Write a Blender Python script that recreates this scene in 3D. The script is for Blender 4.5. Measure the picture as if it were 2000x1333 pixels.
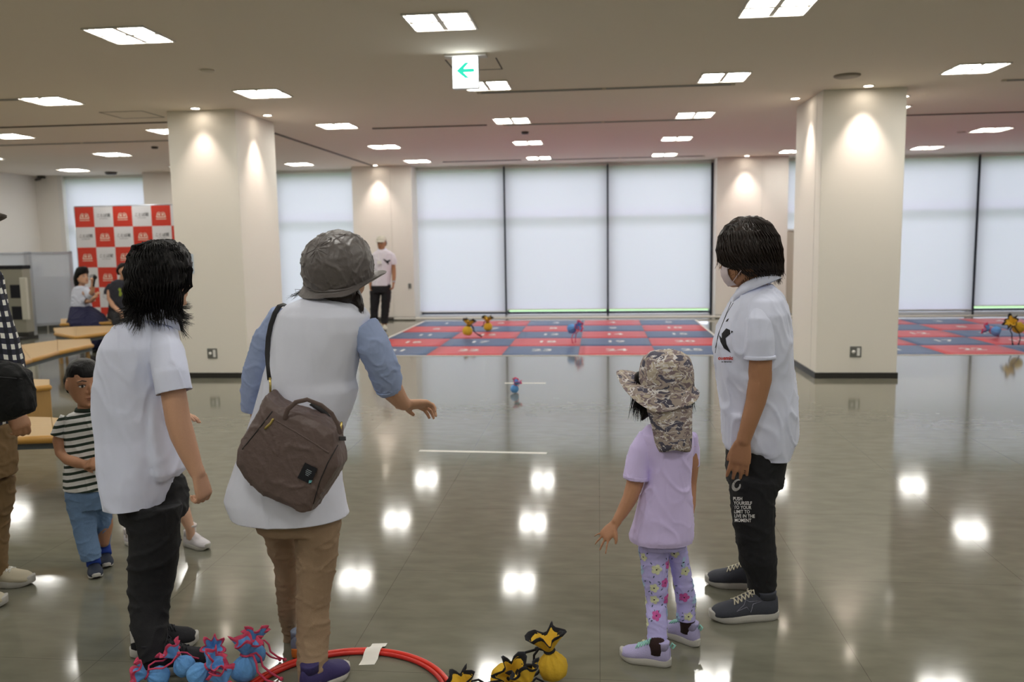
import bpy, bmesh, math, random
import numpy as np
from mathutils import Vector, Matrix, noise
from mathutils.bvhtree import BVHTree
random.seed(7)
V = Vector; PI = math.pi
for o in list(bpy.data.objects): bpy.data.objects.remove(o)
COL = bpy.context.scene.collection
SC = bpy.context.scene

# ------------------------------------------------------------------ camera
YAW, PITCH, ROLL, FPX = -.1039, .1177, -.0159, 1638.7
_cy,_sy,_cp,_sp,_cr,_sr = math.cos(YAW),math.sin(YAW),math.cos(PITCH),math.sin(PITCH),math.cos(ROLL),math.sin(ROLL)
CW = V((_sy*_cp, _cy*_cp, -_sp)); _rt = V((_cy,-_sy,0)); _up = _rt.cross(CW)
CR = _cr*_rt + _sr*_up; CU = -_sr*_rt + _cr*_up
CO = V((0,0,1.5))
cd = bpy.data.cameras.new('camera'); cam = bpy.data.objects.new('camera', cd); COL.objects.link(cam)
cam.matrix_world = Matrix(((CR.x,CU.x,-CW.x,CO.x),(CR.y,CU.y,-CW.y,CO.y),(CR.z,CU.z,-CW.z,CO.z),(0,0,0,1)))
cd.sensor_width = 36; cd.lens = 36*FPX/2000; cd.clip_start = .05; cd.clip_end = 200
cd.dof.use_dof = True; cd.dof.focus_distance = 3.0; cd.dof.aperture_fstop = 3.2
SC.camera = cam
SC.view_settings.view_transform = 'Standard'; SC.view_settings.look = 'None'
SC.view_settings.gamma = 1; SC.view_settings.use_curve_mapping = False
SC.view_settings.exposure = 1.3

# ------------------------------------------------------------------ world (overcast bright sky outside the blinds)
W = bpy.data.worlds.new('world'); SC.world = W; W.use_nodes = True
bg = W.node_tree.nodes['Background']; bg.inputs['Color'].default_value = (.83,.86,1,1); bg.inputs['Strength'].default_value = 1.85
LAMP_E = 13.0      # ceiling panel emission
SPOT_W = 14.0       # downlights (W)

def ray(x,y): return CW + CR*((x-1000)/FPX) - CU*((y-666.5)/FPX)
def at(x,y,Y): d = ray(x,y); return CO + d*(Y/d.y)
def atz(x,y,z=0.): d = ray(x,y); return CO + d*((z-1.5)/d.z)
def depth(p): return (p-CO).dot(CW)

# ------------------------------------------------------------------ materials
def lin(c): c/=255; return c/12.92 if c<=.04045 else ((c+.055)/1.055)**2.4
def S(r,g,b): return (lin(r),lin(g),lin(b),1)
MATS = {}
def mat(name, col, rough=.6, bump=0, bscale=40, metal=0, spec=.5, var=0, emit=0, sheen=0, stretch=(1,1,1), coat=0):
    if name in MATS: return MATS[name]
    m = bpy.data.materials.new(name); m.use_nodes = True; nt = m.node_tree; b = nt.nodes['Principled BSDF']
    b.inputs['Base Color'].default_value = col; b.inputs['Roughness'].default_value = rough
    b.inputs['Metallic'].default_value = metal; b.inputs['Specular IOR Level'].default_value = spec
    if sheen: b.inputs['Sheen Weight'].default_value = sheen
    if coat: b.inputs['Coat Weight'].default_value = coat
    if emit: b.inputs['Emission Color'].default_value = col; b.inputs['Emission Strength'].default_value = emit
    if bump or var:
        tc = nt.nodes.new('ShaderNodeTexCoord'); mp = nt.nodes.new('ShaderNodeMapping'); mp.inputs['Scale'].default_value = stretch
        n = nt.nodes.new('ShaderNodeTexNoise'); n.inputs['Scale'].default_value = bscale; n.inputs['Detail'].default_value = 4
        nt.links.new(tc.outputs['Object'], mp.inputs[0]); nt.links.new(mp.outputs[0], n.inputs['Vector'])
        if bump:
            bp = nt.nodes.new('ShaderNodeBump'); bp.inputs['Strength'].default_value = bump; bp.inputs['Distance'].default_value = .01
            nt.links.new(n.outputs['Fac'], bp.inputs['Height']); nt.links.new(bp.outputs[0], b.inputs['Normal'])
        if var:
            mx = nt.nodes.new('ShaderNodeMix'); mx.data_type = 'RGBA'; mx.inputs[6].default_value = tuple(c*(1-var) for c in col[:3])+(1,)
            mx.inputs[7].default_value = tuple(min(1,c*(1+var)) for c in col[:3])+(1,)
            nt.links.new(n.outputs['Fac'], mx.inputs[0]); nt.links.new(mx.outputs[2], b.inputs['Base Color'])
    MATS[name] = m; return m
def N(m, t, **kw):
    n = m.node_tree.nodes.new(t)
    for k,v in kw.items(): setattr(n,k,v)
    return n
def L(m,a,b): m.node_tree.links.new(a,b)

# ------------------------------------------------------------------ mesh helpers
def me_new(name, vs, fs, smooth=True):
    me = bpy.data.meshes.new(name); me.from_pydata([tuple(v) for v in vs], [], fs); me.validate(); me.update()
    if smooth: me.polygons.foreach_set('use_smooth', [True]*len(me.polygons))
    return me
def link(name, me, m, parent=None):
    o = bpy.data.objects.new(name, me); COL.objects.link(o)
    if m is not None:
        me.materials.clear()
        for q in (m if isinstance(m,(list,tuple)) else [m]): me.materials.append(q)
    if parent is not None:
        o.parent = parent
        # mesh is written in world space: cancel the parent's placement
        p = parent; M = Matrix.Identity(4)
        while p is not None: M = p.matrix_basis @ M; p = p.parent
        o.matrix_basis = M.inverted()
    return o
class MB:
    def __init__(s): s.v=[]; s.f=[]; s.mi=[]
    def add(s, vs, fs):
        k=len(s.v); s.v += [V(v) for v in vs]; s.f += [[i+k for i in f] for f in fs]
    def box(s, a, b, M=None):
        x0,y0,z0=a; x1,y1,z1=b
        vs=[V((x,y,z)) for z in (z0,z1) for y in (y0,y1) for x in (x0,x1)]
        if M is not None: vs=[M@v for v in vs]
        s.add(vs,[(0,2,3,1),(4,5,7,6),(0,1,5,4),(2,6,7,3),(0,4,6,2),(1,3,7,5)])
    def loft(s, rings, cap=True):
        n=len(rings[0]); vs=[]; fs=[]
        for r in rings: vs+=list(r)
        for i in range(len(rings)-1):
            for j in range(n):
                a=i*n+j; b=i*n+(j+1)%n; fs.append((a,b,b+n,a+n))
        if cap:
            c0=sum(rings[0],V((0,0,0)))/n; c1=sum(rings[-1],V((0,0,0)))/n
            k=len(vs); vs+=[c0,c1]
            for j in range(n):
                fs.append((k,(j+1)%n,j)); fs.append((k+1,(len(rings)-1)*n+j,(len(rings)-1)*n+(j+1)%n))
        s.add(vs,fs)
    def tube(s, pts, n=12, rounded=True):
        """pts: (Vector, ra[, rb]); ra across the view, rb in depth"""
        P=[(p[0],p[1],(p[2] if len(p)>2 else p[1])) for p in pts]
        if rounded:
            t=(P[0][0]-P[1][0]).normalized(); P=[(P[0][0]+t*P[0][1]*.75,P[0][1]*.35,P[0][2]*.35),(P[0][0]+t*P[0][1]*.45,P[0][1]*.8,P[0][2]*.8)]+P
            t=(P[-1][0]-P[-2][0]).normalized(); P=P+[(P[-1][0]+t*P[-1][1]*.45,P[-1][1]*.8,P[-1][2]*.8),(P[-1][0]+t*P[-1][1]*.75,P[-1][1]*.35,P[-1][2]*.35)]
        rings=[]; ref=V((1,0,0))
        t0=(P[1][0]-P[0][0]).normalized()
        if abs(t0.dot(ref))>.9: ref=V((0,0,1))
        for i,(c,ra,rb) in enumerate(P):
            a=P[max(0,i-1)][0]; b=P[min(len(P)-1,i+1)][0]; t=(b-a).normalized()
            u=(ref-t*ref.dot(t)).normalized(); w=t.cross(u); ref=u
            rings.append([c+u*(ra*math.cos(q))+w*(rb*math.sin(q)) for q in [2*PI*k/n for k in range(n)]])
        s.loft(rings)
    def ell(s, c, r, M=None, n=14, m=9):
        rings=[]
        for i in range(m):
            ph=PI*(i+.5)/m
            ring=[]
            for k in range(n):
                th=2*PI*k/n; v=V((r[0]*math.sin(ph)*math.cos(th), r[1]*math.sin(ph)*math.sin(th), r[2]*math.cos(ph)))
                ring.append(c+(M@v if M is not None else v))
            rings.append(ring)
        s.loft(rings)
    def mesh(s,name,smooth=True): return me_new(name,s.v,s.f,smooth)
    def obj(s,name,m,parent=None,smooth=True): return link(name,s.mesh(name,smooth),m,parent)
def ellring(c,a,b,n=24,pw=2.3,ax=V((1,0,0)),ay=V((0,1,0))):
    out=[]
    for k in range(n):
        q=2*PI*k/n; cx=math.cos(q); cy=math.sin(q); e=2/pw
        out.append(c+ax*(a*math.copysign(abs(cx)**e,cx))+ay*(b*math.copysign(abs(cy)**e,cy)))
    return out
def bevel_box(name, a, b, m, parent=None, r=.004, seg=2, M=None):
    mb=MB(); mb.box(a,b,M); me=mb.mesh(name,False); bm=bmesh.new(); bm.from_mesh(me)
    bmesh.ops.recalc_face_normals(bm, faces=bm.faces)
    if r: bmesh.ops.bevel(bm, geom=bm.edges[:], offset=r, segments=seg, affect='EDGES', profile=.6)
    bm.to_mesh(me); bm.free()
    return link(name, me, m, parent)
def prism(name, poly, z0, z1, m, parent=None, r=0.):
    n=len(poly); vs=[(p[0],p[1],z0) for p in poly]+[(p[0],p[1],z1) for p in poly]
    fs=[list(range(n))[::-1], list(range(n,2*n))]+[(i,(i+1)%n,(i+1)%n+n,i+n) for i in range(n)]
    me=me_new(name,vs,fs,False); bm=bmesh.new(); bm.from_mesh(me); bmesh.ops.recalc_face_normals(bm, faces=bm.faces)
    if r:
        ed=[e for e in bm.edges if abs(e.verts[0].co.z-e.verts[1].co.z)<1e-6 and e.verts[0].co.z>(z0+z1)/2]
        bmesh.ops.bevel(bm, geom=ed, offset=r, segments=3, affect='EDGES', profile=.5)
    bm.to_mesh(me); bm.free(); return link(name,me,m,parent)
def remesh(name, mb, voxel, smooth=6, wr=None, factor=.5):
    me=mb.mesh(name); o=bpy.data.objects.new('tmp',me); COL.objects.link(o)
    md=o.modifiers.new('r','REMESH'); md.mode='VOXEL'; md.voxel_size=voxel; md.use_smooth_shade=True
    if smooth: s=o.modifiers.new('s','SMOOTH'); s.factor=factor; s.iterations=smooth
    dg=bpy.context.evaluated_depsgraph_get(); e=o.evaluated_get(dg)
    out=bpy.data.meshes.new_from_object(e); bpy.data.objects.remove(o); bpy.data.meshes.remove(me)
    out.name=name
    if wr: wrinkle(out,*wr)
    out.polygons.foreach_set('use_smooth',[True]*len(out.polygons)); out.update()
    return out
def wrinkle(me, amp, sc=(9,9,5), off=0., ridge=True, tilt=.5):
    n=len(me.vertices); co=np.empty(n*3); me.vertices.foreach_get('co',co); no=np.empty(n*3); me.vertices.foreach_get('normal',no)
    co=co.reshape(-1,3); no=no.reshape(-1,3); d=np.empty(n); nz=noise.noise
    for i in range(n):
        x,y,z=co[i]
        u=V(((x+off)*sc[0]+z*tilt*sc[0]*.4, y*sc[1], z*sc[2]))
        if ridge:
            w=nz(u*.7+V((5,1,off)))*.9; a=nz(u+V((w,w,w))); b=nz(u*.55+V((off,9,2)))
            a2=nz(u*1.9+V((3,w,1)))
            d[i]=amp*(max(0,1-abs(a)*5.5)**1.4*.85+b*1.1+max(0,1-abs(a2)*5)*.3-.25)
        else: d[i]=nz(u)*amp
    co+=no*d[:,None]; me.vertices.foreach_set('co',co.reshape(-1)); me.update()

def tag(o,label=None,cat=None,group=None,kind=None):
    if label: o['label']=label
    if cat: o['category']=cat
    if group: o['group']=group
    if kind: o['kind']=kind
    return o
def empty(name, loc, label=None, cat=None, group=None, rz=0):
    o=bpy.data.objects.new(name,None); COL.objects.link(o); o.location=loc; o.rotation_euler=(0,0,rz); o.empty_display_size=.1
    return tag(o,label,cat,group)
def part(name, me_or_mb, m, parent, smooth=True):
    me=me_or_mb.mesh(name,smooth) if isinstance(me_or_mb,MB) else me_or_mb
    return link(name,me,m,parent)
def copy_tree(o,parent=None):
    c=o.copy(); COL.objects.link(c)
    if parent is not None: c.parent=parent
    for ch in [q for q in bpy.data.objects if q.parent==o]: copy_tree(ch,c)
    return c
def bvh_of(me): return BVHTree.FromPolygons([v.co.copy() for v in me.vertices],[list(p.vertices) for p in me.polygons])
def text2d(s, size=1., bold=0.):
    cu=bpy.data.curves.new('t','FONT'); cu.body=s; cu.size=size; cu.align_x='CENTER'; cu.align_y='CENTER'; cu.resolution_u=2; cu.offset=bold
    o=bpy.data.objects.new('t',cu); COL.objects.link(o); dg=bpy.context.evaluated_depsgraph_get()
    me=bpy.data.meshes.new_from_object(o.evaluated_get(dg)); vs=[(v.co.x,v.co.y) for v in me.vertices]; fs=[list(p.vertices) for p in me.polygons]
    bpy.data.objects.remove(o); bpy.data.meshes.remove(me); return vs,fs
def flat(name, vf, org, u, v, m, parent, off=.0008):
    vs,fs=vf; n=u.cross(v).normalized()
    return link(name,me_new(name,[org+u*a+v*b+n*off for a,b in vs],fs,False),m,parent)
def subdiv2d(vf, maxlen):
    me=me_new('q',[(a,b,0) for a,b in vf[0]],vf[1],False); bm=bmesh.new(); bm.from_mesh(me); bmesh.ops.triangulate(bm,faces=bm.faces)
    for _ in range(4):
        e=[e for e in bm.edges if e.calc_length()>maxlen]
        if not e: break
        bmesh.ops.subdivide_edges(bm,edges=e,cuts=1); bmesh.ops.triangulate(bm,faces=bm.faces)
    bm.verts.index_update(); out=([(v.co.x,v.co.y) for v in bm.verts],[[v.index for v in f.verts] for f in bm.faces]); bm.free(); bpy.data.meshes.remove(me); return out
def decal(name, vf, org, u, v, bvh, m, parent, off=.002, maxlen=.02, direc=None):
    """print pressed on to a surface: every point slides along the axis until it meets the cloth"""
    vs,fs=subdiv2d(vf,maxlen); n=None if direc=='eye' else (direc or v.cross(u)).normalized(); out=[]; ok=[]
    for a,b in vs:
        p=org+u*a+v*b
        if direc=='eye': n=(p-CO).normalized()
        h=bvh.ray_cast(p-n*.4,n,.9)
        if h[0] is None: out.append(p); ok.append(False)
        else: out.append(h[0]-n*off); ok.append(True)
    fs=[f for f in fs if all(ok[i] for i in f)]
    if not fs: return None
    return link(name,me_new(name,out,fs,False),m,parent)
# ------------------------------------------------------------------ surface materials
M_wall = mat('wall_paint', S(232,228,220), .75, .05, 300, var=.015)
M_ceil = mat('ceiling_board', S(234,224,210), .9, .12, 400, var=.02)
M_pil = mat('pillar_paint', S(238,234,224), .6, .04, 250, var=.01)
M_dark = mat('dark_baseboard', S(45,45,42), .45)
M_alu = mat('aluminium', S(190,196,205), .35, metal=.7)
M_navy = mat('dark_mullion', S(22,30,48), .4)
M_white = mat('white_plastic', S(236,236,232), .4)
M_trimw = mat('white_trim', S(226,224,218), .5)
M_grey = mat('grey_plate', S(120,122,118), .4, metal=.3)
def emis(name,col,e):
    m=bpy.data.materials.new(name); m.use_nodes=True; b=m.node_tree.nodes['Principled BSDF']
    b.inputs['Base Color'].default_value=(.6,.6,.6,1); b.inputs['Emission Color'].default_value=col; b.inputs['Emission Strength'].default_value=e; return m
M_lamp = emis('lamp_diffuser',(1,.98,.925,1),LAMP_E)
M_spot = emis('downlight_lamp',(1,.86,.72,1),14)
# floor: polished vinyl, soft waviness and scuffs
M_floor = bpy.data.materials.new('polished_vinyl_floor'); M_floor.use_nodes=True
def build_floor(m):
    nt=m.node_tree; b=nt.nodes['Principled BSDF']; b.inputs['IOR'].default_value=1.5
    tc=N(m,'ShaderNodeTexCoord')
    mp=N(m,'ShaderNodeMapping'); mp.inputs['Scale'].default_value=(2.,5,1); L(m,tc.outputs['Object'],mp.inputs[0])
    n1=N(m,'ShaderNodeTexNoise'); n1.inputs['Scale'].default_value=3; n1.inputs['Detail'].default_value=2; L(m,mp.outputs[0],n1.inputs['Vector'])
    cr=N(m,'ShaderNodeValToRGB'); cr.color_ramp.elements[0].position=.3; cr.color_ramp.elements[1].position=.72
    cr.color_ramp.elements[0].color=S(115,115,101); cr.color_ramp.elements[1].color=S(127,126,112); L(m,n1.outputs['Fac'],cr.inputs[0])
    # tile seams 0.457 m, barely visible
    br=N(m,'ShaderNodeTexBrick'); br.offset=0; br.inputs['Scale'].default_value=1; br.inputs['Brick Width'].default_value=.914; br.inputs['Row Height'].default_value=.914
    br.inputs['Mortar Size'].default_value=.0012; br.inputs['Color1'].default_value=(1,1,1,1); br.inputs['Color2'].default_value=(.99,.99,.99,1); br.inputs['Mortar'].default_value=(.55,.55,.55,1)
    L(m,tc.outputs['Object'],br.inputs['Vector'])
    mx=N(m,'ShaderNodeMix'); mx.data_type='RGBA'; mx.blend_type='MULTIPLY'; mx.inputs[0].default_value=1; L(m,cr.outputs[0],mx.inputs[6]); L(m,br.outputs['Color'],mx.inputs[7]); L(m,mx.outputs[2],b.inputs['Base Color'])
    n2=N(m,'ShaderNodeTexNoise'); n2.inputs['Scale'].default_value=9; n2.inputs['Detail'].default_value=1; L(m,tc.outputs['Object'],n2.inputs['Vector'])
    n3=N(m,'ShaderNodeTexNoise'); n3.inputs['Scale'].default_value=1.8; n3.inputs['Detail'].default_value=0; L(m,tc.outputs['Object'],n3.inputs['Vector'])
    ad=N(m,'ShaderNodeMath',operation='MULTIPLY_ADD'); L(m,n3.outputs['Fac'],ad.inputs[0]); ad.inputs[1].default_value=1.0; L(m,n2.outputs['Fac'],ad.inputs[2])
    bp=N(m,'ShaderNodeBump'); bp.inputs['Strength'].default_value=.05; bp.inputs['Distance'].default_value=.0013; L(m,ad.outputs[0],bp.inputs['Height']); L(m,bp.outputs[0],b.inputs['Normal'])
    mr=N(m,'ShaderNodeMapRange'); mr.inputs['To Min'].default_value=.085; mr.inputs['To Max'].default_value=.095; L(m,n1.outputs['Fac'],mr.inputs[0]); L(m,mr.outputs[0],b.inputs['Roughness'])
build_floor(M_floor)
# roller blind: thin cloth that daylight passes through
M_blind = bpy.data.materials.new('blind_cloth'); M_blind.use_nodes=True
def build_blind(m):
    nt=m.node_tree; b=nt.nodes['Principled BSDF']; b.inputs['Base Color'].default_value=S(214,216,222); b.inputs['Roughness'].default_value=.8
    tr=N(m,'ShaderNodeBsdfTranslucent'); tr.inputs['Color'].default_value=(.88,.84,.93,1)
    mx=N(m,'ShaderNodeMixShader'); mx.inputs[0].default_value=.62; L(m,b.outputs[0],mx.inputs[1]); L(m,tr.outputs[0],mx.inputs[2])
    L(m,mx.outputs[0],nt.nodes['Material Output'].inputs['Surface'])
build_blind(M_blind)

# ------------------------------------------------------------------ room shell
H=3.0; XL=-11.6; XR=9.6; YB=16.65; YF=-4.6
def struct(name,mb,m,smooth=False): return tag(mb.obj(name,m,None,smooth),kind='structure')
def sbox(name,a,b,m,r=0):
    o=bevel_box(name,a,b,m,None,r); return tag(o,kind='structure')
sbox('floor',(XL-.2,YF-.2,-.12),(XR+.2,YB+.35,0),M_floor)
sbox('ceiling',(XL-.2,YF-.2,H),(XR+.2,YB+.35,H+.15),M_ceil)
sbox('wall_left',(XL-.15,YF,0),(XL,YB+.3,H),M_wall)
sbox('wall_right',(XR,YF,0),(XR+.15,YB+.3,H),M_wall)
sbox('wall_front',(XL-.15,YF-.15,0),(XR+.15,YF,H),M_wall)
# back wall: solid pieces between the glazing
sbox('wall_back',(XL,16.55,0),(-11.12,17.0,H),M_wall)
for nm,x0,x1,yf in [('trim_1',-4.78,-3.6,16.2),('trim_2',2.2,3.5,16.2),('trim_3',-9.12,-6.5,16.3)]:
    sbox(nm,(x0,yf,.0),(x1,17.0,H),M_wall,.004)
    sbox(nm.replace('trim','baseboard_pilaster'),(x0-.004,yf-.012,0),(x1+.004,yf+.02,.06),M_dark)
# vertical panel joints in the pilasters, as thin recessed strips
for i,x in enumerate((-4.02,3.02)): sbox('trim_%d'%(4+i),(x-.003,16.193,.06),(x+.003,16.2,H),M_trimw)
sbox('trim_6',(3.5,16.5,.055),(5.2,16.6,1.62),mat('beige_panel',S(206,198,182),.6),.003)
sbox('trim_7',(3.5,16.48,1.62),(5.2,16.62,1.66),M_trimw,.003)
sbox('baseboard_left',(XL,YF,0),(XL+.012,16.55,.07),M_dark)
sbox('baseboard_back',(XL,16.538,0),(-11.12,16.55,.07),M_dark)
# window reveal on the far left, floor sills and heads
sbox('trim_8',(-11.12,16.55,0),(-11.02,17.0,H),M_trimw)
sbox('trim_9',(-11.02,16.9,2.93),(XR,17.05,H),M_trimw)
sill=mat('white_sill',S(225,230,238),.25)
sbox('trim_10',(-11.02,16.62,0),(XR,17.05,.055),sill,.004)
# glazing: frames, transoms, panes
M_glass=bpy.data.materials.new('window_glass'); M_glass.use_nodes=True
def bg_(m):
    nt=m.node_tree; gl=N(m,'ShaderNodeBsdfGlossy'); gl.inputs['Roughness'].default_value=.02; tp=N(m,'ShaderNodeBsdfTransparent'); tp.inputs['Color'].default_value=(.95,.96,.96,1)
    fr=N(m,'ShaderNodeFresnel'); mx=N(m,'ShaderNodeMixShader'); L(m,fr.outputs[0],mx.inputs[0]); L(m,tp.outputs[0],mx.inputs[1]); L(m,gl.outputs[0],mx.inputs[2]); L(m,mx.outputs[0],nt.nodes['Material Output'].inputs['Surface'])
bg_(M_glass)
wins=[(-11.02,-9.12),(-6.5,-4.78),(-3.6,-1.84),(-1.84,.18),(.18,2.2),(3.5,5.2),(5.2,7.03),(7.03,XR)]
for i,(x0,x1) in enumerate(wins):
    w=empty('window_%d'%(i+1),((x0+x1)/2,16.88,0)); w['kind']='structure'
    fr=MB(); t=.03
    fr.box((x0,16.85,.055),(x0+t,16.92,2.93)); fr.box((x1-t,16.85,.055),(x1,16.92,2.93)); fr.box((x0,16.85,.055),(x1,16.92,.09)); fr.box((x0,16.85,2.88),(x1,16.92,2.93))
    part('window_frame',fr,M_navy,w,False)
    tb=MB(); tb.box((x0+t,16.855,1.93),(x1-t,16.915,1.99)); part('transom',tb,M_alu,w,False)
    g=MB(); g.box((x0+t,16.88,.09),(x1-t,16.886,1.93)); part('pane',g,M_glass,w,False)
    g=MB(); g.box((x0+t,16.88,1.99),(x1-t,16.886,2.88)); part('pane',g,M_glass,w,False)
# dark mullions on the room side of the glazing
for i,(x,wd) in enumerate([(-1.84,.016),(.18,.016),(2.17,.02),(7.03,.02)]):
    sbox('trim_%d'%(11+i),(x-wd,16.62,0.0),(x+wd,16.86,2.97),M_navy)
# roller blinds
blab={0:'pale roller blind behind the red and white checked backdrop',1:'pale roller blind between the left pillar and the white pilaster',2:'left of the three tall white roller blinds, nearest the man in the cap',
 3:'middle of the three tall white roller blinds',4:'right of the three tall white roller blinds, behind the masked woman',5:'pale roller blind mostly hidden by the right pillar, beige panel below it',6:'wide bluish roller blind just right of the right pillar',7:'bluish roller blind at the far right edge, its hem raised above green grass'}
zb={0:.15,1:.15,2:.13,3:.165,4:.165,5:.14,6:.1,7:.17}
for i,(x0,x1) in enumerate(wins):
    if i==5: z0,x0=1.66,3.5
    else: z0=zb[i]
    b=empty('roller_blind',((x0+x1)/2,16.64,0),blab[i],'roller blind','roller blinds along the glazed wall')
    c=MB(); nx,nz=8,14; a0,a1=x0+.015,x1-.015
    
    vs=[];fs=[]
    for kz in range(nz+1):
        for kx in range(nx+1):
            x=a0+(a1-a0)*kx/nx; z=z0+(2.94-z0)*kz/nz; vs.append(V((x,16.635+.004*math.sin(kx*1.3+i)*(1-kz/nz),z)))
    for kz in range(nz):
        for kx in range(nx): a=kz*(nx+1)+kx; fs.append((a,a+1,a+nx+2,a+nx+1))
    c.add(vs,fs); part('blind_fabric',c,M_blind,b)
    h=MB(); h.tube([(V((a0,16.64,2.955)),.022),(V((a1,16.64,2.955)),.022)],10,False); part('roller_tube',h,M_trimw,b)
    h=MB(); h.box((a0,16.627,z0-.018),(a1,16.645,z0)); part('hem_bar',h,M_trimw,b,False)
# outdoors: lawn and a hedge bank beyond the glass
sbox('ground',(-16,17.06,-.16),(16,60,-.06),mat('lawn',S(120,160,96),.9,.6,60,var=.35))

# pillars
for nm,x0,x1,y0,y1 in [('left',-4.77,-3.98,9.12,10.25),('right',2.3,3.13,9.14,10.3)]:
    sbox('wall_%s_pillar'%nm,(x0,y0,0),(x1,y1,H),M_pil,.006)
    sbox('baseboard_%s_pillar'%nm,(x0-.012,y0-.012,0),(x1+.012,y1+.012,.062),M_dark)
sbox('trim_15',(2.2965,9.36,.06),(2.3,9.366,H),M_trimw)
# sockets
def socket(x,y,z,lab):
    e=empty('wall_socket',(x,y,z),lab,'socket','grey wall socket plates')
    bevel_box('plate',(x-.058,y-.008,z-.058),(x+.058,y,z+.058),M_grey,e,.003)
    bevel_box('outlet',(x+.012,y-.013,z-.042),(x+.042,y-.006,z+.042),M_white,e,.002)
    m=MB(); m.loft([ellring(V((x-.022,y-q,z+.0)),.019,.019,14,2,V((1,0,0)),V((0,0,1))) for q in (.006,.013)]); part('jack',m,M_white,e)
socket(-4.40,9.12,.285,'grey double socket plate low on the left pillar')
socket(2.705,9.14,.285,'grey double socket plate low on the right pillar')
nt_=bevel_box('wall_notice',(-4.66,9.112,1.2),(-4.56,9.12,1.42),mat('pale_notice',S(190,205,220),.5),None,.001); tag(nt_,'small pale blue notice on the left pillar beside the black hair','notice')
vf=([(-.012,-.012),(.012,-.012),(.012,.012),(-.012,.012)],[[0,1,2,3]]); flat('red_mark',vf,V((-4.6,9.111,1.27)),V((1,0,0)),V((0,0,1)),mat('red_ink',S(190,40,40),.5),nt_,.0006)
sk=bevel_box('wall_thermostat',(-3.72,16.19,.62),(-3.66,16.2,.72),M_grey,None,.002); tag(sk,'small grey plate low on the white pilaster near the left blind','wall plate')

# ------------------------------------------------------------------ ceiling lights
LX,LY,PX_,PY_=-1.063,5.845,2.23,2.385
rown={0:'nearest row',1:'second row',2:'third row',3:'fourth row',4:'row nearest the windows'}
colw={-4:'far left column',-3:'second column from the left wall',-2:'third column from the left wall',-1:'column just right of the left pillar',0:'middle column',1:'column just left of the right pillar',2:'column just right of the right pillar',3:'far right column'}
def mk_light(x,y):
    e=empty('ceiling_light',(0,0,0)); h=.225
    fr=MB()
    for a,b in [((-h,-h,-.012),(h,-h+.012,.001)),((-h,h-.012,-.012),(h,h,.001)),((-h,-h,-.012),(-h+.012,h,.001)),((h-.012,-h,-.012),(h,h,.001)),((-h,-.018,-.006),(h,.018,.001)),((-.018,-h,-.006),(.018,h,.001))]: fr.box(a,b)
    part('frame',fr,M_trimw,e,False)
    for sx in (-1,1):
        for sy in (-1,1):
            d=MB(); c=V((sx*.109,sy*.109,0)); a=.088
            rings=[[c+V((px*a*q,py*a*q,z)) for px,py in ((-1,-1),(1,-1),(1,1),(-1,1))] for q,z in ((1,-.004),(.93,-.0065),(.6,-.0085),(.2,-.007))]
            d.loft(rings); d.v=[v for v in d.v]
            part('diffuser',d,M_lamp,e,False)
    e.location=(x,y,H); return e
first=None
for r in range(-3,5):
    for c in range(-4,4):
        if r<-0 and c in(-4,): continue
        if r<0 and (r+c)%1: continue
        x=LX+c*PX_; y=LY+r*PY_
        if x<XL+.3 or x>XR-.3: continue
        if -4.9<x<-3.8 and 8.9<y<10.4: continue
        if first is None: first=mk_light(x,y); e=first
        else: e=copy_tree(first); e.location=(x,y,H)
        vis = r>=1 or (r==0 and c in(-1,0,1))
        tag(e,('ceiling light, %s, %s'%(rown[r],colw[c])) if vis else 'square ceiling light above or behind the viewer','ceiling light','recessed ceiling lights in view' if vis else 'ceiling lights outside the photo')
# downlights beside the pillars
dl=[(-4.36,8.97,'over the front face of the left pillar'),(-3.8,9.6,'over the right side of the left pillar'),(2.13,9.62,'over the left side of the right pillar'),(2.70,8.98,'over the front face of the right pillar'),(3.30,9.72,'peeping past the right edge of the right pillar'),(2.71,16.02,'over the pilaster behind the masked woman'),(-4.25,16.02,'over the pilaster behind the man in the cap')]
dfirst=None
for x,y,lb in dl:
    if dfirst is None:
        e=empty('downlight',(0,0,0)); m=MB(); m.loft([ellring(V((0,0,z)),r_,r_,20,2) for z,r_ in((0,.06),(-.006,.06),(-.007,.048),(-.002,.045))],False); part('ring',m,M_trimw,e)
        m=MB(); m.loft([ellring(V((0,0,z)),r_,r_,20,2) for z,r_ in((-.0005,.045),(-.004,.04))]); part('lamp',m,M_spot,e); dfirst=e
    else: e=copy_tree(dfirst)
    e.location=(x,y,H); tag(e,'small round warm downlight '+lb,'downlight','downlights around the pillars')
    ld=bpy.data.lights.new('spot','SPOT'); ld.energy=SPOT_W; ld.color=(1,.83,.74); ld.spot_size=1.25; ld.spot_blend=.9; ld.shadow_soft_size=.03
    lo=bpy.data.objects.new('spot_beam',ld); COL.objects.link(lo); lo.parent=e; lo.location=(0,0,-.02)

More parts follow.
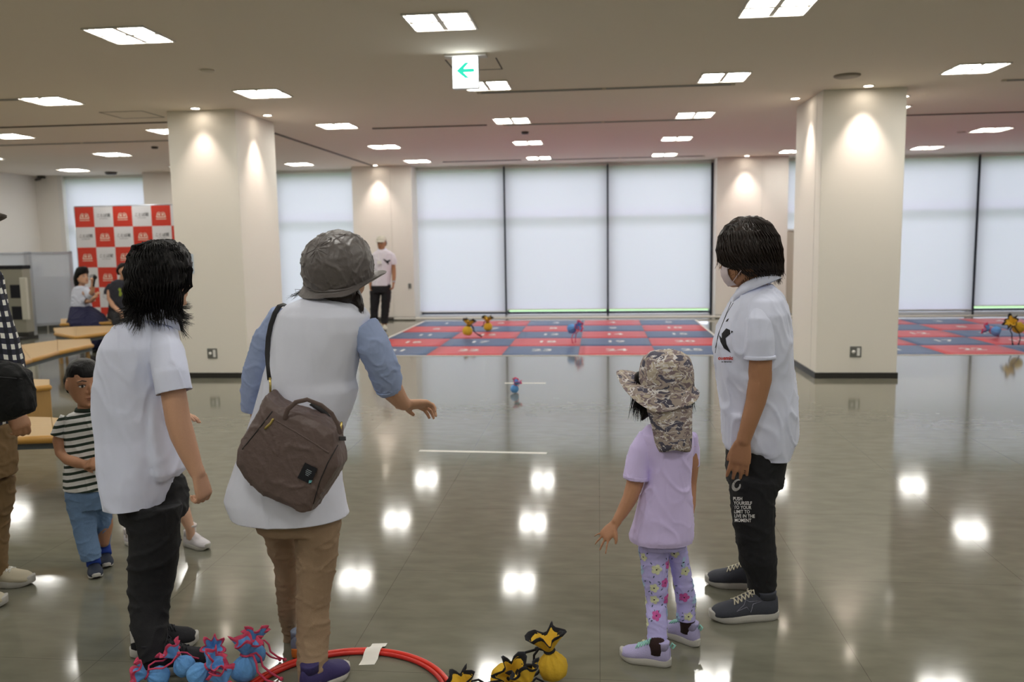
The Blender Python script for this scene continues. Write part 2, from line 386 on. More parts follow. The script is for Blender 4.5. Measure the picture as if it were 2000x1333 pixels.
# ------------------------------------------------------------------ ceiling fittings
def disc(name,x,y,r,h,m,lab,cat,grp=None):
    mb=MB(); mb.loft([ellring(V((x,y,H-z)),q,q,24,2) for z,q in((-.001,r),(h*.5,r),(h,r*.85),(h+.001,r*.3))]); o=mb.obj(name,m); return tag(o,lab,cat,grp)
M_off=mat('offwhite_fitting',S(205,196,178),.6)
disc('ceiling_speaker',-3.32,7.09,.06,.012,M_off,'small round cream disc on the ceiling left of the exit sign','ceiling fitting')
disc('ceiling_vent',2.32,8.37,.12,.02,mat('vent_grey',S(150,140,126),.6),'large round grey ceiling disc in front of the right pillar','vent')
disc('smoke_detector',-1.0,11.75,.05,.03,mat('det_dark',S(70,66,62),.5),'small dark ceiling detector in the middle, beyond the third row of lights','detector')
disc('smoke_detector',-6.6,12.2,.05,.03,mat('det_dark',S(70,66,62),.5),'small dark ceiling detector left of the left pillar','detector')
disc('smoke_detector',-9.6,16.0,.11,.05,mat('det_dark',S(70,66,62),.5),'wide dark detector just in front of the far left window','detector')
disc('smoke_detector',5.3,13.2,.06,.015,M_off,'flat cream detector on the ceiling right of the right pillar','detector')
cb=MB(); cb.box((-11.45,16.4,H-.05),(-11.33,16.5,H)); cb.tube([(V((-11.39,16.4,H-.06)),.035),(V((-11.39,16.28,H-.09)),.03)],10); tag(cb.obj('security_camera',mat('det_dark',S(70,66,62),.5)),'small dark security camera up in the far left corner','camera')
M_rail=mat('rail_metal',S(168,168,166),.45); M_slot=mat('slot_dark',S(104,96,88),.7)
rails=[('lighting_track',-1.19,1.31,8.6,M_rail,'long pale lighting track right of the exit sign, nearest the viewer'),
 ('lighting_track',-1.19,1.31,10.98,M_rail,'second pale lighting track, beyond the third row of lights'),
 ('air_slot',-2.92,-1.42,10.93,M_slot,'dark air slot left of the middle column of lights'),
 ('air_slot',-2.87,-1.41,15.65,M_slot,'dark air slot close to the left tall blind'),
 ('lighting_track',-1.1,1.9,15.75,M_rail,'pale lighting track close to the middle tall blinds'),
 ('lighting_track',-7.9,-5.56,8.07,M_rail,'pale lighting track at the upper left edge'),
 ('air_slot',-9.3,-5.05,9.85,M_slot,'thin grey ceiling slot ending at the left pillar'),
 ('lighting_track',-9.4,-5.2,11.5,M_rail,'pale lighting track farther back, left of the left pillar'),
 ('lighting_track',3.95,5.8,8.9,M_rail,'pale lighting track at the upper right edge'),
 ('air_slot',3.2,8.2,11.2,M_slot,'thin ceiling slot right of the right pillar')]
for nm,x0,x1,y,m,lb in rails:
    e=empty(nm,((x0+x1)/2,y,H),lb,'lighting track' if 'track' in nm else 'air slot')
    a=MB(); a.box((x0,y-.014,H-.014),(x1,y+.014,H)); part('rail' if 'track' in nm else 'slot_frame',a,m,e,False)
    if 'track' in nm:
        a=MB(); a.box((x0,y-.004,H-.016),(x1,y+.004,H-.0135)); part('groove',a,M_slot,e,False)
        for xx in (x0,x0+(x1-x0)/2,x1): bevel_box('joint',(xx-.02,y-.016,H-.018),(xx+.02,y+.016,H),M_off,e,.002)
a=MB(); a.box((-4.33,10.3,H-.012),(-4.29,16.2,H)); tag(a.obj('curtain_rail',M_slot,None,False),'straight ceiling rail running back from the left pillar to the pilaster','ceiling rail')
a=MB(); w=.006
for p,q in [((-5.5,9.02),(-5.5,9.5)),((-5.0,9.02),(-5.0,9.5))]: a.box((p[0]-w,p[1],H-.003),(q[0]+w,q[1],H))
a.box((-5.5,9.02-w,H-.003),(-5.0,9.02+w,H)); a.box((-5.5,9.5-w,H-.003),(-5.0,9.5+w,H))
tag(a.obj('ceiling_hatch',M_slot,None,False),'square access hatch outline in the ceiling left of the left pillar','hatch')
hx=[atz(868,118,3.0),atz(897,150,3.),atz(982,140,3.),atz(970,118,3.)]
a=MB()
for p,q in ((-1.25,7.05),(-.83,7.05)): a.box((p-w,q,H-.003),(p+w,q+.45,H))
a.box((-1.25,7.5-w,H-.003),(-.83,7.5+w,H)); tag(a.obj('ceiling_hatch',M_slot,None,False),'square access hatch outline in the ceiling behind the exit sign','hatch')
# exit sign
e=empty('exit_sign',(-1.06,6.9,H),'white lit exit direction sign with a green arrow pointing left','sign')
bevel_box('ceiling_plate',(-1.225,6.84,H-.018),(-.885,6.96,H),M_trimw,e,.004)
bevel_box('sign_body',(-1.165,6.87,H-.268),(-.951,6.93,H-.018),mat('sign_shell',S(225,228,232),.4),e,.004)
c0=V((-1.058,6.869,H-.143)); X=V((1,0,0)); Z=V((0,0,1))
flat('sign_face',([(-.101,-.118),(.101,-.118),(.101,.118),(-.101,.118)],[[0,1,2,3]]),c0,X,Z,emis('sign_glow',(.95,1,1,1),3.2),e,.0005)
gr=emis('sign_green',(.01,.40,.27,1),.75); gr.node_tree.nodes['Principled BSDF'].inputs['Base Color'].default_value=(.0,.2,.12,1)
ar=[(-.074,.0),(-.002,.064),(.034,.064),(-.012,.016),(.074,.016),(.074,-.014),(-.014,-.014),(.034,-.060),(-.002,-.060)]
flat('arrow',(ar,[list(range(9))[::-1]]),c0+V((0,0,.014)),X,Z,gr,e,.0015)
fl=[(.044,-.096),(.050,-.096),(.050,-.056),(.044,-.056),(.081,-.096),(.087,-.096),(.087,-.056),(.081,-.056),(.044,-.060),(.087,-.060),(.087,-.054),(.044,-.054),(.060,-.080),(.071,-.080),(.071,-.068),(.060,-.068)]
flat('running_figure_mark',(fl,[[0,1,2,3],[4,5,6,7],[8,9,10,11],[12,13,14,15]]),c0+V((-.005,0,0)),X,Z,gr,e,.0015)
# ------------------------------------------------------------------ numbered mats, poles, tape
M_red=mat('mat_red',S(204,62,68),.42,.15,60,var=.05); M_blue=mat('mat_blue',S(66,92,132),.42,.15,60,var=.05)
M_print=mat('white_print',S(238,238,236),.6); M_tape=mat('white_tape',S(232,230,222),.5)
NUM={k:text2d(str(k),.30,.006) for k in range(1,26)}
def target_mat(x0,y0,wd,dp,lab,skip=0):
    e=empty('target_mat',(x0+wd/2,y0,0),lab,'mat')
    cw,ch=wd/5,dp/5
    for r in range(5):
        for c in range(5):
            k=(4-r)*5+c+1
            a=MB(); g=.002; x=x0+c*cw; y=y0+r*ch; z=.004
            # a few soft ripples in the sheet
            n=6; vs=[];fs=[]
            for j in range(n+1):
                for i in range(n+1):
                    xx=x+g+(cw-2*g)*i/n; yy=y+g+(ch-2*g)*j/n
                    vs.append(V((xx,yy,z+.0035*max(0,noise.noise(V((xx*1.1,yy*3,.3)))))))
            for j in range(n):
                for i in range(n): q=j*(n+1)+i; fs.append((q,q+1,q+n+2,q+n+1))
            m=len(vs)
            rim=[i for i in range(n+1)]+[(j+1)*(n+1)-1 for j in range(1,n+1)]+[n*(n+1)+i for i in range(n-1,-1,-1)]+[j*(n+1) for j in range(n-1,0,-1)]
            vs+=[V((vs[i].x,vs[i].y,.0008)) for i in rim]
            for i in range(len(rim)): j=(i+1)%len(rim); fs.append((rim[i],m+i,m+j,rim[j]))
            a.add(vs,fs)
            red=((r+c)%2==1); q=part('panel',a,M_red if red else M_blue,e)
            flat('number',NUM[k],V((x+cw/2,y+ch/2,z+.004)),X,V((0,1,0)),M_print,q,.0015)
    b=MB(); t=.035
    b.box((x0-t,y0-t,.0006),(x0+wd+t,y0-.002,.006)); b.box((x0-t,y0+dp+.002,.0006),(x0+wd+t,y0+dp+t,.006)); b.box((x0-t,y0-t,.0006),(x0-.002,y0+dp+t,.006)); b.box((x0+wd+.002,y0-t,.0006),(x0+wd+t,y0+dp+t,.006))
    part('white_border',b,M_tape,e,False)
target_mat(-3.33,10.98,5.1,4.87,'red and blue chequered mat numbered 1 to 25, in front of the tall blinds')
target_mat(3.34,10.98,5.1,4.75,'red and blue chequered mat behind the right pillar, half out of frame')
def floor_strip(a,b,w,lab,name='floor_tape',cat='tape',z=.0012):
    a=V((a.x,a.y,0)); b=V((b.x,b.y,0)); t=(b-a).normalized(); s=V((-t.y,t.x,0))*w/2
    mb=MB(); vs=[a-s,b-s,b+s,a+s]; mb.add([v+V((0,0,.0003)) for v in vs]+[v+V((0,0,z)) for v in vs],[(3,2,1,0),(4,5,6,7),(0,1,5,4),(1,2,6,5),(2,3,7,6),(3,0,4,7)])
    return tag(mb.obj(name,M_tape,None,False),lab,cat)
floor_strip(atz(819,881),atz(1068,886),.045,'long white floor tape line in mid floor, nearer the viewer')
floor_strip(atz(986,749),atz(1066,749),.05,'short white floor tape line by the rolling blue beanbag')
pl=empty('white_pole',(-.1,16.05,0),'long thin white pole lying on the floor along the blinds','pole')
mb=MB(); mb.tube([(V((-4.0,16.1,.035)),.022),(V((3.95,16.08,.035)),.022)],10,False); part('tube',mb,M_tape,pl)
bevel_box('pole_foot',(-4.35,16.04,.0),(-4.0,16.16,.05),M_dark,pl,.01); bevel_box('pole_foot',(3.9,16.02,0),(4.0,16.14,.05),M_dark,pl,.01)
pl=empty('white_pole',(6,16.05,0),'thin white pole on the floor behind the right hand mat','pole')
mb=MB(); mb.tube([(V((4.1,15.95,.03)),.02),(V((9.0,15.98,.03)),.02)],10,False); part('tube',mb,M_tape,pl); bevel_box('pole_foot',(9.0,15.9,0),(9.1,16.05,.05),M_dark,pl,.01)

# ------------------------------------------------------------------ beanbags
def make_bag(cloth,trim,label,open_=1.,cordlen=.1):
    e=empty('beanbag',(0,0,0),label,'beanbag'); R_=.05
    mb=MB(); rings=[]
    prof=[(-.040,.012),(-.038,.028),(-.029,.040),(-.010,.046),(.012,.043),(.030,.031),(.041,.019),(.047,.0125),(.052,.0115)]
    for z,r in prof:
        pl_=.02+.16*max(0,(z+.01)/.06)
        rings.append([V(((r*(1+pl_*math.cos(9*q)))*math.cos(q),(r*(1+pl_*math.cos(9*q)))*math.sin(q),z)) for q in [2*PI*k/36 for k in range(36)]])
    mb.loft(rings); part('pouch',mb,cloth,e)
    def frill(z0,ts,off=0,w0=0):
        rs=[]
        for t in ts:
            r=.0115+.034*t*open_; a=.32*t
            z0=z0; rs.append([V(((r+off)*(1+a*math.cos(7*q+1))*math.cos(q),(r+off)*(1+a*.8*math.cos(7*q+.4))*math.sin(q), z0+.054*t+.013*t*math.sin(4*q))) for q in [2*PI*k/42 for k in range(42)]])
        return rs
    mb=MB(); o=frill(.052,(0,.25,.5,.75,.86)); i=frill(.053,(.86,.6,.3,.05),-.0025); mb.loft(o+i,False); part('frill',mb,cloth,e)
    mb=MB(); o=frill(.052,(.80,.9,1.0),.0012); i=frill(.052,(1.0,.88,.80),-.0035); mb.loft(o+i,False); part('trim',mb,trim,e)
    mb=MB(); pts=[(V((.0155*math.cos(q),.0155*math.sin(q),.051+.001*math.sin(q*2))),.0042) for q in [2*PI*k/14 for k in range(15)]]; mb.tube(pts,8,False)
    for s in (-1,1):
        c=[V((.016,s*.004,.05)),V((.034,s*.016,.055)),V((.05,s*.028,.035)),V((.058,s*.03,.005)),V((.062+.3*cordlen,s*.034,-.02)),V((.062+.7*cordlen,s*.024,-.034))]
        mb.tube([(q,.004) for q in c],8)
        mb.ell(c[-1],(.008,.008,.008),None,8,6)
    part('cord',mb,trim,e)
    return e
M_yel=mat('yellow_cotton',S(226,184,52),.85,.3,80,var=.08); M_blk=mat('black_cotton',S(24,25,32),.85,.2,80)
M_sky=mat('blue_cotton',S(104,164,226),.85,.3,80,var=.08); M_pink=mat('pink_cotton',S(214,72,106),.8,.3,90,var=.1)
M_gb=mat('greyblue_cotton',S(120,150,160),.85,.3,80,var=.08)
yb=make_bag(M_yel,M_blk,'',1.25); bb=make_bag(M_sky,M_pink,'',1.15)
def place_bag(src,p,lab,grp,rot,sc=1.,used=[]):
    o=src if src not in used else copy_tree(src); used.append(src)
    e=(Matrix.Rotation(rot[2],3,'Z')@Matrix.Rotation(rot[1],3,'Y')@Matrix.Rotation(rot[0],3,'X')).to_euler()
    o.rotation_euler=e; o.scale=(sc,sc,sc)
    # rest the lowest point of the bag on the floor
    R3=e.to_matrix(); lo=min((R3@v.co).z*sc for ch in bpy.data.objects if ch.parent==o for v in ch.data.vertices)
    o.location=(p.x,p.y,-lo+.0015+p.z); tag(o,lab,'beanbag',grp)
YG='yellow beanbags with black trim'; BG='blue beanbags with pink trim'
place_bag(yb,atz(912,662)+V((0,.08,.006)),'yellow beanbag with black trim standing on the mat, nearer of the two',YG,(.1,.15,.4),1.7)
place_bag(yb,atz(952,648)+V((0,.08,.006)),'yellow beanbag with black trim on the mat, farther back of the two',YG,(-.1,-.2,2.),1.6)
place_bag(yb,atz(1990,676)+V((0,.05,.006)),'yellow beanbag on the right hand mat, cut by the photo edge',YG,(.2,1.0,-2.4),1.7)
place_bag(yb,atz(990,1360),'open yellow beanbag in the foreground, left of the pair with tall frills',YG,(1.0,-.3,.6),1.15)
place_bag(yb,atz(1080,1338),'upright yellow beanbag in the foreground, its two frills spread wide',YG,(-.15,.12,2.3),1.08)
place_bag(yb,atz(1046,1404),'yellow beanbag cut by the bottom edge, in front of the upright one',YG,(-.5,.2,1.3),.9)
place_bag(yb,atz(926,1392),'yellow beanbag at the bottom edge, leftmost of the foreground yellow ones',YG,(.2,-.6,.2),.9)
place_bag(bb,atz(1117,673)+V((0,.05,.006)),'grey blue beanbag with a trailing pink cord on the middle mat',BG,(.3,1.2,-.3),1.5)
place_bag(bb,atz(1948,662)+V((0,.05,.006)),'blue and grey beanbag lying on the right hand mat',BG,(-1.3,.2,1.2),1.5)
place_bag(bb,atz(1005,768),'blue beanbag with pink trim tumbling alone over the bare floor',BG,(.35,-.2,1.5),.9)
place_bag(bb,atz(312,1345),'blue beanbag touching the heel of the black shoe, pink frill facing left',BG,(.2,-1.15,.3),.8)
place_bag(bb,atz(362,1336),'blue beanbag second from the left in the foreground heap',BG,(-.7,.25,1.8),.78)
place_bag(bb,atz(392,1374),'blue beanbag at the bottom of the heap, below the shoe toe',BG,(.6,.7,.9),.8)
place_bag(bb,atz(420,1322),'blue beanbag in the middle of the heap with its frill up and right',BG,(.5,.9,-.5),.7)
place_bag(bb,atz(446,1384),'blue beanbag at the bottom edge with tangled pink cords',BG,(.1,-.5,-.9),.8)
place_bag(bb,atz(478,1338),'large blue beanbag right of the heap standing upright, cord trailing right',BG,(-.15,.1,.1),.95)
place_bag(bb,atz(500,1312),'blue beanbag behind the rightmost one, its frill highest of the heap',BG,(-.35,.25,.8),.8)

# ------------------------------------------------------------------ hoop
hc=V((-.842,2.513,0)); hr=.362
hp=empty('hoop',hc,'red plastic hoop on the floor in front of the woman in the grey hat','hoop')
mb=MB(); n=96; mb.loft([[hc+V(((hr+.0085*math.cos(a))*math.cos(q),(hr+.0085*math.cos(a))*math.sin(q),.0095+.0085*math.sin(a))) for a in [2*PI*k/12 for k in range(12)]] for q in [2*PI*k/n for k in range(n+1)]],False)
part('tube',mb,mat('hoop_red',S(226,52,34),.35,coat=.3),hp)
mb=MB(); mb.loft([[hc+V(((hr-.0195+.0075*math.cos(a))*math.cos(q),(hr-.0195+.0075*math.cos(a))*math.sin(q),.0085+.0075*math.sin(a))) for a in [2*PI*k/10 for k in range(10)]] for q in [2*PI*k/n for k in range(n+1)]],False)
part('inner_tube',mb,mat('hoop_red2',S(205,40,30),.4),hp)
tp=MB(); a0=atz(716,1300); a1=atz(742,1258); s=V((.028,.004,0)); k=8; vs=[]
for i in range(k+1):
    t=i/k; p=a0.lerp(a1,t); d=abs((V((p.x,p.y,0))-V((hc.x,hc.y,0))).length-hr+.009); z=.0195*max(0,1-(d/.045)**2)+.0012
    vs+=[p-s+V((0,0,z)),p+s+V((0,0,z))]
tp.add(vs,[(2*i,2*i+1,2*i+3,2*i+2) for i in range(k)]); tag(tp.obj('tape_patch',M_tape),'short piece of white tape holding the red hoop to the floor','tape')

# ------------------------------------------------------------------ left side furniture
M_wood=mat('bench_veneer',S(188,156,104),.45,.05,8,var=.12,stretch=(1,14,1)); M_edge=mat('bench_edge',S(190,142,66),.35,var=.1,bscale=6); M_stripg=mat('bench_strip',S(86,94,98),.5)
M_endw=mat('bench_end',S(176,138,82),.5,.05,8,var=.1,stretch=(10,10,1))
def bench(lab,back,front,ends,z=.42,segs=()):
    """curved bench: back and front edges as px points at seat height; ends: which ends carry a panel leg"""
    B=[atz(x,y,z) for x,y in back]; F=[atz(x,y,z) for x,y in front]
    c=sum(B+F,V((0,0,0)))/len(B+F); e=empty('bench',(c.x,c.y,0),lab,'bench')
    n=len(B)
    for i in range(n-1):
        poly=[B[i],B[i+1],F[i+1],F[i]]; cc=sum(poly,V((0,0,0)))/4
        poly=[cc+(p-cc)*.997 for p in poly]
        prism('seat_top',[(p.x,p.y) for p in poly],z-.035,z,M_wood,e,.006)
        m=MB(); a,b=F[i],F[i+1]; dz=V((0,0,-.022)); m.tube([(a.lerp(b,.01)+dz,.024),(b.lerp(a,.01)+dz,.024)],12); part('front_nosing',m,M_edge,e)
        m=MB(); inn=(sum(B,V((0,0,0)))/n-sum(F,V((0,0,0)))/n).normalized()*.03; q=[a+inn,b+inn]
        m.add([q[0]+V((0,0,-.045)),q[1]+V((0,0,-.045)),q[1]+V((0,0,-.085)),q[0]+V((0,0,-.085))],[(0,1,2,3)]); m.add([v+inn*.6 for v in m.v],[(3,2,1,0),]); part('apron',m,M_stripg,e,False)
    for k in ends:
        a,b=B[k],F[k]; t=(b-a); nx=V((-t.y,t.x,0)).normalized()*.018
        o=(B[min(n-2,k)] if k else B[1])-a if k==0 else B[k-1]-B[k]
        sh=o.normalized()*.05; sh.z=0
        p=[a+sh-nx+t*.06,b+sh-nx-t*.06,b+sh+nx-t*.06,a+sh+nx+t*.06]; prism('end_panel',[(v.x,v.y) for v in p],0,z-.036,M_endw,e)
    return e
bench('pale wooden bench at the left, nearest the viewer beside the boy',[(-90,812),(20,813),(100,815),(176,822)],[(-110,858),(20,854),(105,851),(182,862)],(0,3))
bench('boxy end of a pale wooden bench behind the black bag',[(-120,740),(-20,740),(97,741)],[(-130,772),(-20,765),(97,752)],())
# its solid wooden front
q=[atz(x,y,.42) for x,y in [(-130,772),(-20,765),(97,752),(97,743),(-120,742)]]
o=prism('bench_base',[(p.x,p.y) for p in q],0,.375,M_endw,None); 
bo=[b for b in bpy.data.objects if b.name.startswith('bench') and b.get('label','').startswith('boxy')][0]
o.parent=bo; o.matrix_basis=bo.matrix_basis.inverted(); o.name='bench_front'
bench('long curved wooden bench in the middle of the left side group',[(-60,690),(40,674),(112,664),(176,662)],[(-50,735),(60,701),(113,686),(180,672)],(0,3))
bench('short wooden bench in front of the seated woman',[(104,641),(150,638),(230,636),(330,633)],[(108,650),(148,657),(232,646),(332,640)],(0,3))
bench('wooden bench the seated woman and man sit on',[(118,623),(180,621),(250,620),(330,618)],[(118,632),(180,630),(252,629),(335,627)],(0,3))

# frosted partition
M_frost=bpy.data.materials.new('frosted_panel'); M_frost.use_nodes=True
fb=M_frost.node_tree.nodes['Principled BSDF']; fb.inputs['Base Color'].default_value=S(232,238,246); fb.inputs['Roughness'].default_value=.3; fb.inputs['Transmission Weight'].default_value=.5; fb.inputs['IOR'].default_value=1.1
pt=empty('partition_screen',(-10.5,14.5,0),'tall frosted folding screen in grey metal frame at the far left','screen')
A=[atz(-60,654),atz(66,646),atz(152,641)]
for i in range(2):
    a,b=A[i],A[i+1]; t=(b-a).normalized(); nn=V((-t.y,t.x,0))*.02
    pr=[a+t*.04-nn*.3,b-t*.04-nn*.3,b-t*.04+nn*.3,a+t*.04+nn*.3]; prism('frosted_panel',[(v.x,v.y) for v in pr],.12,1.42,M_frost,pt)
    for (z0,z1) in ((.08,.13),(1.41,1.45)): pr=[a-nn,b-nn,b+nn,a+nn]; prism('rail',[(v.x,v.y) for v in pr],z0,z1,M_alu,pt)
    for c in (a+t*.03,b-t*.03): pr=[c-t*.028-nn,c+t*.028-nn,c+t*.028+nn,c-t*.028+nn]; prism('post',[(v.x,v.y) for v in pr],.0,1.46,M_alu,pt)
for x0,x1,y,z,l in [(-10.9,-10.0,15.6,.95,'dark low cabinet blurred behind the frosted screen, right part'),(-11.35,-11.0,15.3,1.2,'narrow dark cabinet blurred behind the frosted screen, left part')]:
    e=empty('storage_cabinet',((x0+x1)/2,y,0),l,'cabinet'); bevel_box('body',(x0,y,0),(x1,y+.4,z),mat('cab_dark',S(40,44,56),.5),e,.005); bevel_box('door',(x0+.01,y-.015,.05),((x0+x1)/2-.004,y,z-.03),mat('cab_dark2',S(52,56,70),.5),e,.003); bevel_box('door',((x0+x1)/2+.004,y-.015,.05),(x1-.01,y,z-.03),mat('cab_dark2',S(52,56,70),.5),e,.003)
# kiosk
kc=atz(28,664); kx,ky=kc.x-.02,kc.y; M_kb=mat('kiosk_grey',S(150,148,134),.5); M_kp=mat('kiosk_post',S(206,204,190),.5)
kk=empty('display_stand',(kx,ky,0),'grey display stand with two black squares and pale side posts, far left','display stand')
bevel_box('body',(kx-.22,ky,.12),(kx+.26,ky+.2,1.18),M_kb,kk,.008)
bevel_box('top_visor',(kx-.24,ky-.01,1.18),(kx+.27,ky+.21,1.24),M_blk,kk,.006)
for z in (.82,.46): bevel_box('black_screen',(kx+.03,ky-.015,z-.12),(kx+.23,ky,z+.1),M_blk,kk,.004)
bevel_box('side_post',(kx-.14,ky-.06,.3),(kx-.04,ky-.005,1.02),M_kp,kk,.012); bevel_box('side_post',(kx+.24,ky-.06,.34),(kx+.35,ky-.005,1.04),M_kp,kk,.012)
for x in (-.18,.2): bevel_box('foot',(kx+x,ky-.12,0),(kx+x+.05,ky+.3,.05),M_dark,kk,.006); 
bevel_box('base',(kx-.2,ky+.02,.045),(kx+.26,ky+.18,.125),M_dark,kk,.006)

# backdrop banner
BY=13.45; M_bw=mat('banner_white',S(222,222,226),.55); M_br=mat('banner_red',S(206,54,34),.55); M_ink=mat('banner_ink',S(70,72,78),.6)
tl=at(145,405,BY); cs=.338; bn=empty('backdrop_banner',(tl.x+1.2,BY,0),'red and white checked backdrop banner with book emblems behind the seated pair','backdrop')
T_jp=text2d('ことば蔵',.062,.0006); T_sm=text2d('KOTOBAGURA',.022,0); 
def emblem():
    vs=[];fs=[]
    def quad(*p): k=len(vs); vs.extend(p); fs.append(list(range(k,k+len(p))))
    # open book: two slanted page stacks, a spine line and a bar of writing below
    quad((-.085,-.02),(-.065,.045),(-.05,.045),(-.068,-.02)); quad((.068,-.02),(.05,.045),(.065,.045),(.085,-.02))
    quad((-.085,-.035),(.085,-.035),(.085,-.018),(-.085,-.018))
    quad((-.065,.045),(-.035,.058),(-.002,.045),(-.002,.038),(-.035,.049),(-.06,.038)); quad((.065,.045),(.06,.038),(.035,.049),(.002,.038),(.002,.045),(.035,.058))
    quad((-.045,-.005),(-.012,-.005),(-.012,.028),(-.03,.036),(-.045,.028)); quad((.012,-.005),(.045,-.005),(.045,.028),(.03,.036),(.012,.028))
    quad((-.09,-.066),(.09,-.066),(.09,-.055),(-.09,-.055))
    return vs,fs
EM=emblem(); M_cream=mat('banner_cream',S(236,214,196),.6)
for r in range(6):
    for c in range(7):
        x0=tl.x+c*cs; z1=tl.z-r*cs; red=(r+c)%2==0
        q=bevel_box('checker_panel',(x0,BY-.0,z1-cs),(x0+cs,BY+.006,z1),M_br if red else M_bw,bn,0)
        cc=V((x0+cs/2,BY-.0005,z1-cs/2))
        if red: flat('book_emblem',EM,cc+V((0,0,.005)),X,Z,M_cream,q,.001)
        else: flat('banner_lettering',T_jp,cc+V((0,0,.02)),X,Z,M_ink,q,.001); flat('small_lettering',T_sm,cc+V((0,0,-.03)),X,Z,M_ink,q,.001)
for x in (tl.x-.012,tl.x+7*cs+.012):
    mb=MB(); mb.tube([(V((x,BY+.02,0.0)),.014),(V((x,BY+.02,tl.z+.01)),.014)],10,False); part('frame_pole',mb,M_alu,bn); bevel_box('foot',(x-.02,BY-.25,0),(x+.02,BY+.25,.03),M_alu,bn,.004)
mb=MB(); mb.tube([(V((tl.x,BY+.02,tl.z+.008)),.012),(V((tl.x+7*cs,BY+.02,tl.z+.008)),.012)],10,False); part('top_bar',mb,M_alu,bn)
# ------------------------------------------------------------------ people: builders
class Px:
    """pixel measurements of a figure standing about Y metres into the room -> points and real sizes"""
    def __init__(s,Y): s.Y=Y
    def p(s,x,y,d=0): return at(x,y,s.Y+d)
    def r(s,n,d=0): return n*depth(at(1000,700,s.Y+d))/FPX
    def rings(s,spec,pw=2.3,n=28):
        out=[]
        for q in spec:
            y,xl,xr=q[:3]; d=q[3] if len(q)>3 else 0; dm=q[4] if len(q)>4 else None
            hw=s.r((xr-xl)/2,d); out.append(ellring(s.p((xl+xr)/2,y,d),hw,dm/2 if dm else hw*.75,n,pw))
        return out
    def limb(s,spec):  # x,y,r_px,d[,depth ratio]
        return [(s.p(q[0],q[1],q[3] if len(q)>3 else 0), s.r(q[2],q[3] if len(q)>3 else 0), s.r(q[2],q[3] if len(q)>3 else 0)*(q[4] if len(q)>4 else 1)) for q in spec]
HEADP=[(.49,.10,.12,-.16),(.455,.19,.21,-.27),(.39,.26,.29,-.35),(.29,.31,.345,-.41),(.17,.332,.378,-.445),(.05,.338,.388,-.45),(-.05,.334,.382,-.435),(-.15,.318,.375,-.39),(-.24,.294,.372,-.30),(-.32,.262,.368,-.19),(-.39,.222,.362,-.08),(-.45,.165,.34,.03),(-.49,.09,.30,.12)]
def rot(yaw,pitch=0,roll=0): # yaw: facing, 0 = away from the camera (+Y), + turns left; pitch + looks up
    return Matrix.Rotation(yaw,3,'Z')@Matrix.Rotation(pitch,3,'X')@Matrix.Rotation(roll,3,'Y')
def head(mb,c,R,h,ears=True,nose=1.):
    P=lambda x,y,z: c+R@V((x*h,y*h,z*h))
    rings=[]
    for z,w,f,b in HEADP:
        rings.append([P(w*math.copysign(abs(math.cos(q))**.9,math.cos(q)),(f+b)/2+(f-b)/2*math.copysign(abs(math.sin(q))**.9,math.sin(q)),z) for q in [2*PI*k/24 for k in range(24)]])
    mb.loft(rings)
    for i,(z,y,wx,wy) in enumerate([(.02,.36,.03,.03)]):
        mb.tube([(P(0,.365,.03),.026*h),(P(0,.41,-.05),.032*h),(P(0,.452*nose,-.135),.042*h)],8)
        for s in (-1,1): mb.ell(P(s*.05,.40,-.15),(.034*h,.034*h,.028*h),R)
    mb.ell(P(0,.375,-.255),(.10*h,.035*h,.022*h),R); mb.ell(P(0,.368,-.30),(.085*h,.035*h,.024*h),R)
    mb.ell(P(0,.345,-.42),(.09*h,.05*h,.05*h),R)
    for s in (-1,1):
        mb.ell(P(s*.15,.345,.085),(.10*h,.035*h,.025*h),R)
        if ears: mb.ell(P(s*.345,-.03,-.04),(.032*h,.065*h,.105*h),R)
def face(root,c,R,h,skin_lip,openeyes=True):
    P=lambda x,y,z: c+R@V((x*h,y*h,z*h))
    for s in (-1,1):
        m=MB(); m.ell(P(s*.15,.362,.0),(.062*h,.03*h,.030*h),R); part('eye',m,M_eyew,root)
        m=MB(); m.ell(P(s*.15,.386,.0),(.027*h,.012*h,.026*h),R); part('iris',m,M_iris,root)
        m=MB(); m.tube([(P(s*.075,.378,.024),.008*h),(P(s*.15,.396,.037),.010*h),(P(s*.225,.362,.018),.007*h)],6); part('eyelid',m,M_brow,root)
        m=MB(); m.tube([(P(s*.07,.392,.105),.010*h),(P(s*.15,.394,.125),.013*h),(P(s*.235,.355,.10),.007*h)],6); part('eyebrow',m,M_brow,root)
    m=MB(); m.ell(P(0,.392,-.262),(.085*h,.022*h,.014*h),R); m.ell(P(0,.386,-.298),(.07*h,.022*h,.018*h),R); part('lips',m,skin_lip,root)
